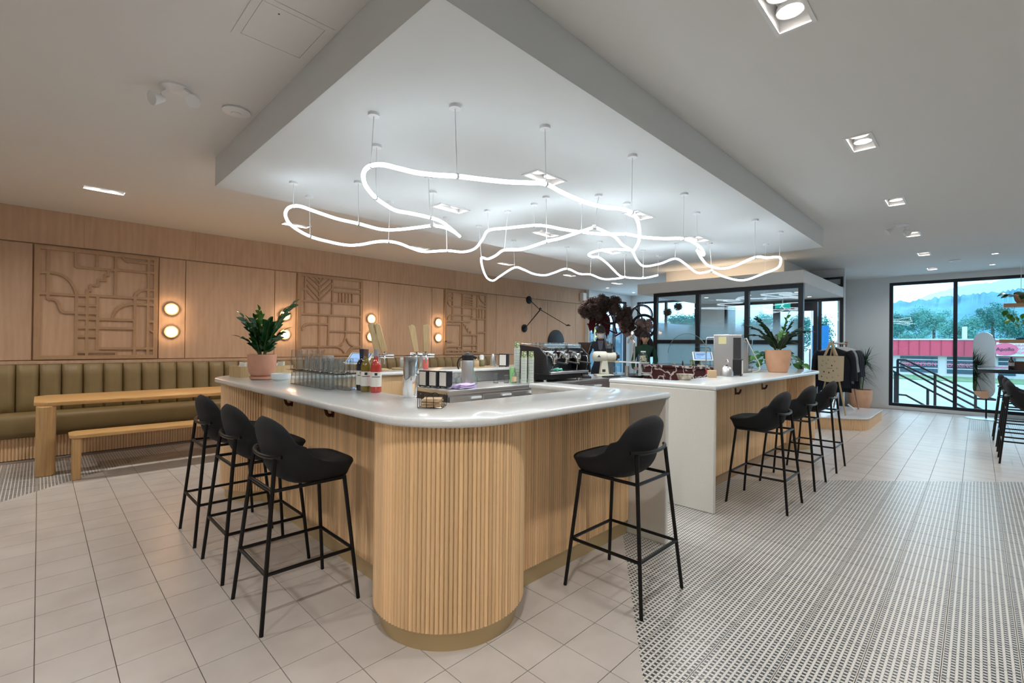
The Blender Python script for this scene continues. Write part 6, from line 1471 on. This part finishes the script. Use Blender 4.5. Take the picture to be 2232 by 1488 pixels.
# two stray ones seen through the lobby glass
for (x, y, lb) in ((1478, 668, 'single dried flower head seen through the lobby glass, upper right'), (1455, 680, 'dried flower head seen through the lobby glass beside the post')):
    o = bpy.data.objects.new('dried_flower', bm1); C.objects.link(o); o.location = at_d(x, y, 12.2); MB().tube([(0, 0, .05), (0, 0, ZC-o.location.z)], .0015, 4).build('hanging_wire', 'steel', o); tag(o, lb, 'dried flower')
pmn = MB()
pl_ = thing('dark_red_plumes', 'dark red trailing plumes hanging under the flower cloud', 'dried plumes', at_d(1310, 690, 11.1))
for (x, y0_, y1_) in ((1289, 686, 720), (1293, 690, 728), (1318, 680, 722), (1322, 684, 738), (1316, 690, 734), (1326, 690, 730), (1287, 700, 722)):
    q = [at_d(x+random.uniform(-1, 1), y0_+(y1_-y0_)*k/6, 11.1) for k in range(7)]; pmn = MB().tube(q, [.03, .05, .055, .05, .04, .025, .008], 8); pmn.build('plume', 'fox', pl_, world=True)

# ================================================================ OUTSIDE
ogr = mat('street_asphalt', (.42, .50, .54), .8, noise=.12, nscale=.3); ogc = mat('pale_concrete', (.52, .54, .54), .8, noise=.06, nscale=1)
gd = struct(MB().box(13.9, 260, -90, 130, -1.5, -1.2).build('ground_outside', ogr, ang=0), 'street outside the windows')
lp = struct(MB().box(13.9, 15.2, -3, 9, -1.2, -.02).build('landing_outside', ogc, ang=0), 'concrete landing outside the entrance')
struct(MB().box(50, 57.4, -70, 100, -1.2, -1.13).build('verge_outside', mat('grass', (.16, .30, .16), .9, noise=.4, nscale=2), ang=0), 'grass verge across the street')
rl = thing('stair_railing', 'black steel stair handrail outside the street window', 'railing', (15, .5, -.02))
XR = 14.6
def rp(a, b_): return P(1880+a/3.381, 580+b_/3.381, X=XR)
for pts in ([(255, 688), (320, 690), (535, 795), (830, 940), (985, 985)], [(270, 712), (535, 838), (830, 975), (985, 985)], [(200, 745), (300, 745), (540, 880), (900, 1068)], [(200, 760), (480, 905), (790, 1062)], [(265, 945), (320, 950), (470, 1032)]):
    MB().tube([rp(*p) for p in pts], .022, 8).build('handrail', 'frame', rl, world=True, ang=60)
for x_, ya_, yb_ in ((260, 690, 970), (241, 780, 985), (535, 797, 1045), (481, 905, 1045), (833, 942, 1065)):
    a = rp(x_, ya_); b_ = rp(x_, yb_); MB().box(XR-.02, XR+.02, a.y-.025, a.y+.025, min(b_.z, -.3), a.z).build('post', 'frame', rl, world=True, ang=0)
# garage building across the street
XB = 58.
def bp(px, py): return P(px, py, X=XB)
gb = thing('garage_building', 'white garage building with red metal fascia across the street', 'building', (XB, 0, -1.2))
yl = bp(1930, 760).y; yr = bp(2330, 760).y
zr1, zr0 = bp(2050, 741).z, bp(2050, 775).z
M_['redm'] = mat('red_fascia', (.62, .07, .13), .5); M_['gwall'] = mat('garage_wall', (.62, .66, .68), .7); M_['gglass'] = mat('garage_glass', (.04, .10, .15), .1); M_['pink'] = mat('pink_lettering', (.85, .16, .30), .5)
MB().box(XB, XB+12, yr, yl, -1.2, zr0).build('wall', 'gwall', gb, world=True, ang=0)
MB().box(XB-.5, XB+12, yr, yl, zr0, zr1).build('fascia', 'redm', gb, world=True, ang=0)
fs = MB()
k = 0; y_ = yr
while y_ < yl: fs.box(XB-.54, XB-.5, y_, y_+.05, zr0, zr1); y_ += .75
fs.build('fascia_ribs', mat('red_rib', (.38, .03, .07), .5), gb, world=True, ang=0, kind='stuff')
MB().box(XB-.6, XB+12, yr, yl, zr1, zr1+.12).build('roof_edge', 'gwall', gb, world=True, ang=0)
for (xa_, xb_) in ((1962, 2044), (2064, 2124), (2176, 2214)):
    ya_, yb_ = bp(xa_, 800).y, bp(xb_, 800).y; z1_ = bp(2050, 776).z-.05; z0_ = -.9
    w_ = MB().box(XB-.06, XB+.02, yb_, ya_, z0_, z1_).build('bay_window', 'gglass', gb, world=True, ang=0)
    for f in (.28, .55, .8): MB().box(XB-.10, XB-.06, yb_, ya_, z0_+(z1_-z0_)*f-.04, z0_+(z1_-z0_)*f+.04).build('glazing_bar', 'gwall', gb, world=True, ang=0)
def sign_text(s, px, py, size, m='pink', par=gb, sx=1):
    q = bp(px, py); M4 = Matrix.Translation(Vector((XB-.14, q.y, q.z))-par.location)@Matrix.Rotation(-PI/2, 4, 'Z')@Matrix.Rotation(PI/2, 4, 'X'); return text(s, size, m, par, M4, .02, sx=sx)
sign_text('SUSPENSION', 2003, 793, .50, sx=.86); sign_text('DIAGNOSTICS', 2112, 797, .50, sx=.86)
ya_, yb_ = bp(2171, 760).y, bp(2262, 760).y
MB().box(XB-.75, XB-.55, yb_, ya_, bp(2200, 776).z, bp(2200, 746).z).build('sign_board', 'ceramic', gb, world=True, ang=0)
c0 = bp(2190, 761); MB().lathe([(1, 0), (1, .05), (0, .05)], 40, rot('Y', -PI/2)@Matrix.Diagonal((.52, .74, 1)), (XB-.76, c0.y, c0.z)).build('sign_oval', 'pink', gb, world=True, ang=30)
def st2(s, px, py, size, m):
    q = bp(px, py); M4 = Matrix.Translation(Vector((XB-.84, q.y, q.z))-gb.location)@Matrix.Rotation(-PI/2, 4, 'Z')@Matrix.Rotation(PI/2, 4, 'X')@Matrix.Shear('XZ', 4, (0, 0)); return text(s, size, m, gb, M4, .01)
st2('Apollo', 2190, 761, .40, 'ink'); st2('BRAKE', 2228, 753, .30, 'pink'); st2('SUSP', 2228, 760.5, .30, 'pink'); st2('FRONT', 2224, 768.5, .30, 'pink')
MB().cyl(Vector((XB+3, bp(2101, 740).y, zr1)), Vector((XB+3, bp(2101, 740).y, zr1+1.3)), .18, 10).build('flue', 'gwall', gb, world=True)
# trees: each crown a mass of leaf cards on a trunk
def crown_mesh(m, seed, n=5200):
    random.seed(seed); b3 = MB(); lobes = [(Vector((random.uniform(-.6, .6), random.uniform(-.6, .6), random.uniform(-.6, .6))), random.uniform(.22, .42)) for _ in range(26)]
    v = []; f = []
    for k in range(n):
        c_, r_ = random.choice(lobes); d = Vector((random.gauss(0, 1), random.gauss(0, 1), random.gauss(0, 1))).normalized(); p = c_+d*r_*random.uniform(.45, 1.0)
        s1 = Vector((random.gauss(0, 1), random.gauss(0, 1), random.gauss(0, 1))).normalized(); s2 = d.cross(s1).normalized(); e = random.uniform(.02, .045); i = len(v)
        v += [p-s1*e, p+s2*e*.7, p+s1*e, p-s2*e*.7]; f.append((i, i+1, i+2, i+3))
    return b3.add(v, f).mesh('crown', m, 0)
M_['tree1'] = mat('teal_green_leaves', (.045, .25, .22), .8, noise=.4, nscale=4); M_['tree2'] = mat('pale_green_leaves', (.12, .40, .35), .8, noise=.4, nscale=4); M_['bark'] = mat('bark', (.12, .10, .09), .9)
cms = [crown_mesh('tree1', 1), crown_mesh('tree2', 2), crown_mesh('tree1', 3)]
random.seed(5)
gt = 'trees behind the garage across the street'
spots = []
yt = bp(1925, 700).y*1.5
for i in range(9): spots.append((86, yt-i*5.6, random.uniform(2.6, 2.8), random.uniform(4.0, 4.9)))
for i in range(9): spots.append((79, yt-2.8-i*5.4, random.uniform(2.5, 2.7), random.uniform(3.2, 4.0)))
for i in range(12): spots.append((73.2, yt*.92-i*3.9, random.uniform(1.8, 1.95), random.uniform(1.0, 1.9)))
for i in range(9): spots.append((random.uniform(62, 72), 15+i*6.2, random.uniform(2.9, 3.1), random.uniform(3.0, 4.2)))
for k, (x, y, r_, zc) in enumerate(spots):
    t = thing('tree', 'leafy green tree behind the garage, one of the row beyond the street' if k < 30 else 'leafy green tree beyond the street, seen through the entrance side', 'tree', (x, y, -1.2), 0, gt if k < 30 else 'trees seen through the entrance')
    o = bpy.data.objects.new('crown', cms[k % 3]); C.objects.link(o); o.parent = t; o.location = (0, 0, zc+1.2); o.scale = (r_, r_, r_*1.0); o.rotation_euler = (0, 0, random.random()*6)
    MB().tube([(0, 0, 0), (0, 0, zc+1.2)], [.25, .12], 8).build('trunk', 'bark', t)
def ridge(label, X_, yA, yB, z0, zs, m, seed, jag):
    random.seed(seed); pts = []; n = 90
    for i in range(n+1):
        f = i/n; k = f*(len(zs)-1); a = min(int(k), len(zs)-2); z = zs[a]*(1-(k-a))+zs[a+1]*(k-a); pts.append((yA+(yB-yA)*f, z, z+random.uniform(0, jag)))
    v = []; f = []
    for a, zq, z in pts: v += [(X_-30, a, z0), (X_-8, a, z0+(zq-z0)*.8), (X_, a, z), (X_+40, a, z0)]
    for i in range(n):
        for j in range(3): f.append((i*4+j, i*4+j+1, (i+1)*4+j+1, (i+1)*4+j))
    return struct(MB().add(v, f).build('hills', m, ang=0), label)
def hz(p): return P(*p, X=170).z
def mz(p): return P(*p, X=330).z
ya, yb2 = P(1900, 700, X=170).y, P(2330, 700, X=170).y
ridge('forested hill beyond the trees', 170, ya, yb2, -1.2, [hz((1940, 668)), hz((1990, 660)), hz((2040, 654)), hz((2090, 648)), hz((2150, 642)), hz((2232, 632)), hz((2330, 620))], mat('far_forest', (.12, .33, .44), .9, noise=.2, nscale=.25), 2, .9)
ya, yb2 = P(1900, 700, X=330).y, P(2330, 700, X=330).y
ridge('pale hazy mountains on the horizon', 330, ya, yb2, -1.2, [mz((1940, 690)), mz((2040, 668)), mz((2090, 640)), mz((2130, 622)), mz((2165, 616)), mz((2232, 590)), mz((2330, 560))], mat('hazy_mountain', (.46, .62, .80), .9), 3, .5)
# street things seen past the corner windows and the door
t = thing('traffic_light', 'yellow traffic signal seen through the corner window', 'traffic light', (19, 12.5, -1.2)); 
q = P(1305, 727, X=19); t.location = (19, q.y, -1.2); t.matrix_basis = Matrix.Translation(t.location)
MB().cyl((0.1, 0, 0), (.1, 0, 4.2), .07, 10).build('pole', 'ceramic', t); MB().box(-.12, .02, -.16, .16, q.z+1.2-.42, q.z+1.2+.42).build('signal_box', mat('signal_yellow', (.85, .62, .05), .5), t, bevel=.02)
for k in (-1, 0, 1): MB().lathe([(.10, 0), (.10, .05), (.085, .05), (0, .01)], 16, rot('Y', -PI/2), (-.12, 0, q.z+1.2+.26*k)).build('lens', 'ink', t)
t = thing('shop_building', 'pale shop building with a lettered band beyond the corner window', 'building', (30, 20, -1.2))
y0_, y1_ = P(1420, 700, X=30).y, P(1240, 700, X=30).y; t.location = (30, (y0_+y1_)/2, -1.2); t.matrix_basis = Matrix.Translation(t.location)
MB().box(30, 36, y0_, y1_, -1.2, P(1300, 705, X=30).z).build('wall', mat('bluish_wall', (.34, .44, .52), .7), t, world=True, ang=0)
MB().box(29.8, 30, y0_, y1_, P(1300, 716, X=30).z, P(1300, 704, X=30).z).build('sign_band', 'ceramic', t, world=True, ang=0)
MB().box(29.9, 30, y0_+1, y1_-1, -.6, P(1300, 724, X=30).z).build('shop_window', 'gglass', t, world=True, ang=0)
q = P(1281, 711, X=29.8); text('on', .5, 'ink', t, Matrix.Translation(Vector((29.7, q.y, q.z))-t.location)@Matrix.Rotation(-PI/2, 4, 'Z')@Matrix.Rotation(PI/2, 4, 'X'), .01)
for i, (px_, lb) in enumerate(((1800, 'blue street banner outside the entrance'),)):
    q = P(px_-10, 715, X=17); t = thing('banner', lb, 'banner', (17, q.y, -.9)); t.matrix_basis = Matrix.Translation((17, q.y, -.9))
    MB().cyl((0, .25, 0), (0, .25, 3.6), .03, 8).build('pole', 'steel', t); MB().box(-.01, .01, -.2, .22, 1.7, 2.95).build('flag', mat('blue_flag', (.02, .22, .55), .6), t, ang=0)
q = P(1835, 715, X=20); t = thing('utility_pole', 'pale utility pole outside the entrance', 'pole', (20, q.y, -1.2)); MB().cyl((0, 0, 0), (0, 0, 8), .14, 12).build('pole', 'ceramic', t); MB().box(-.05, .05, -.5, .5, 6.8, 6.95).build('crossarm', 'bark', t)
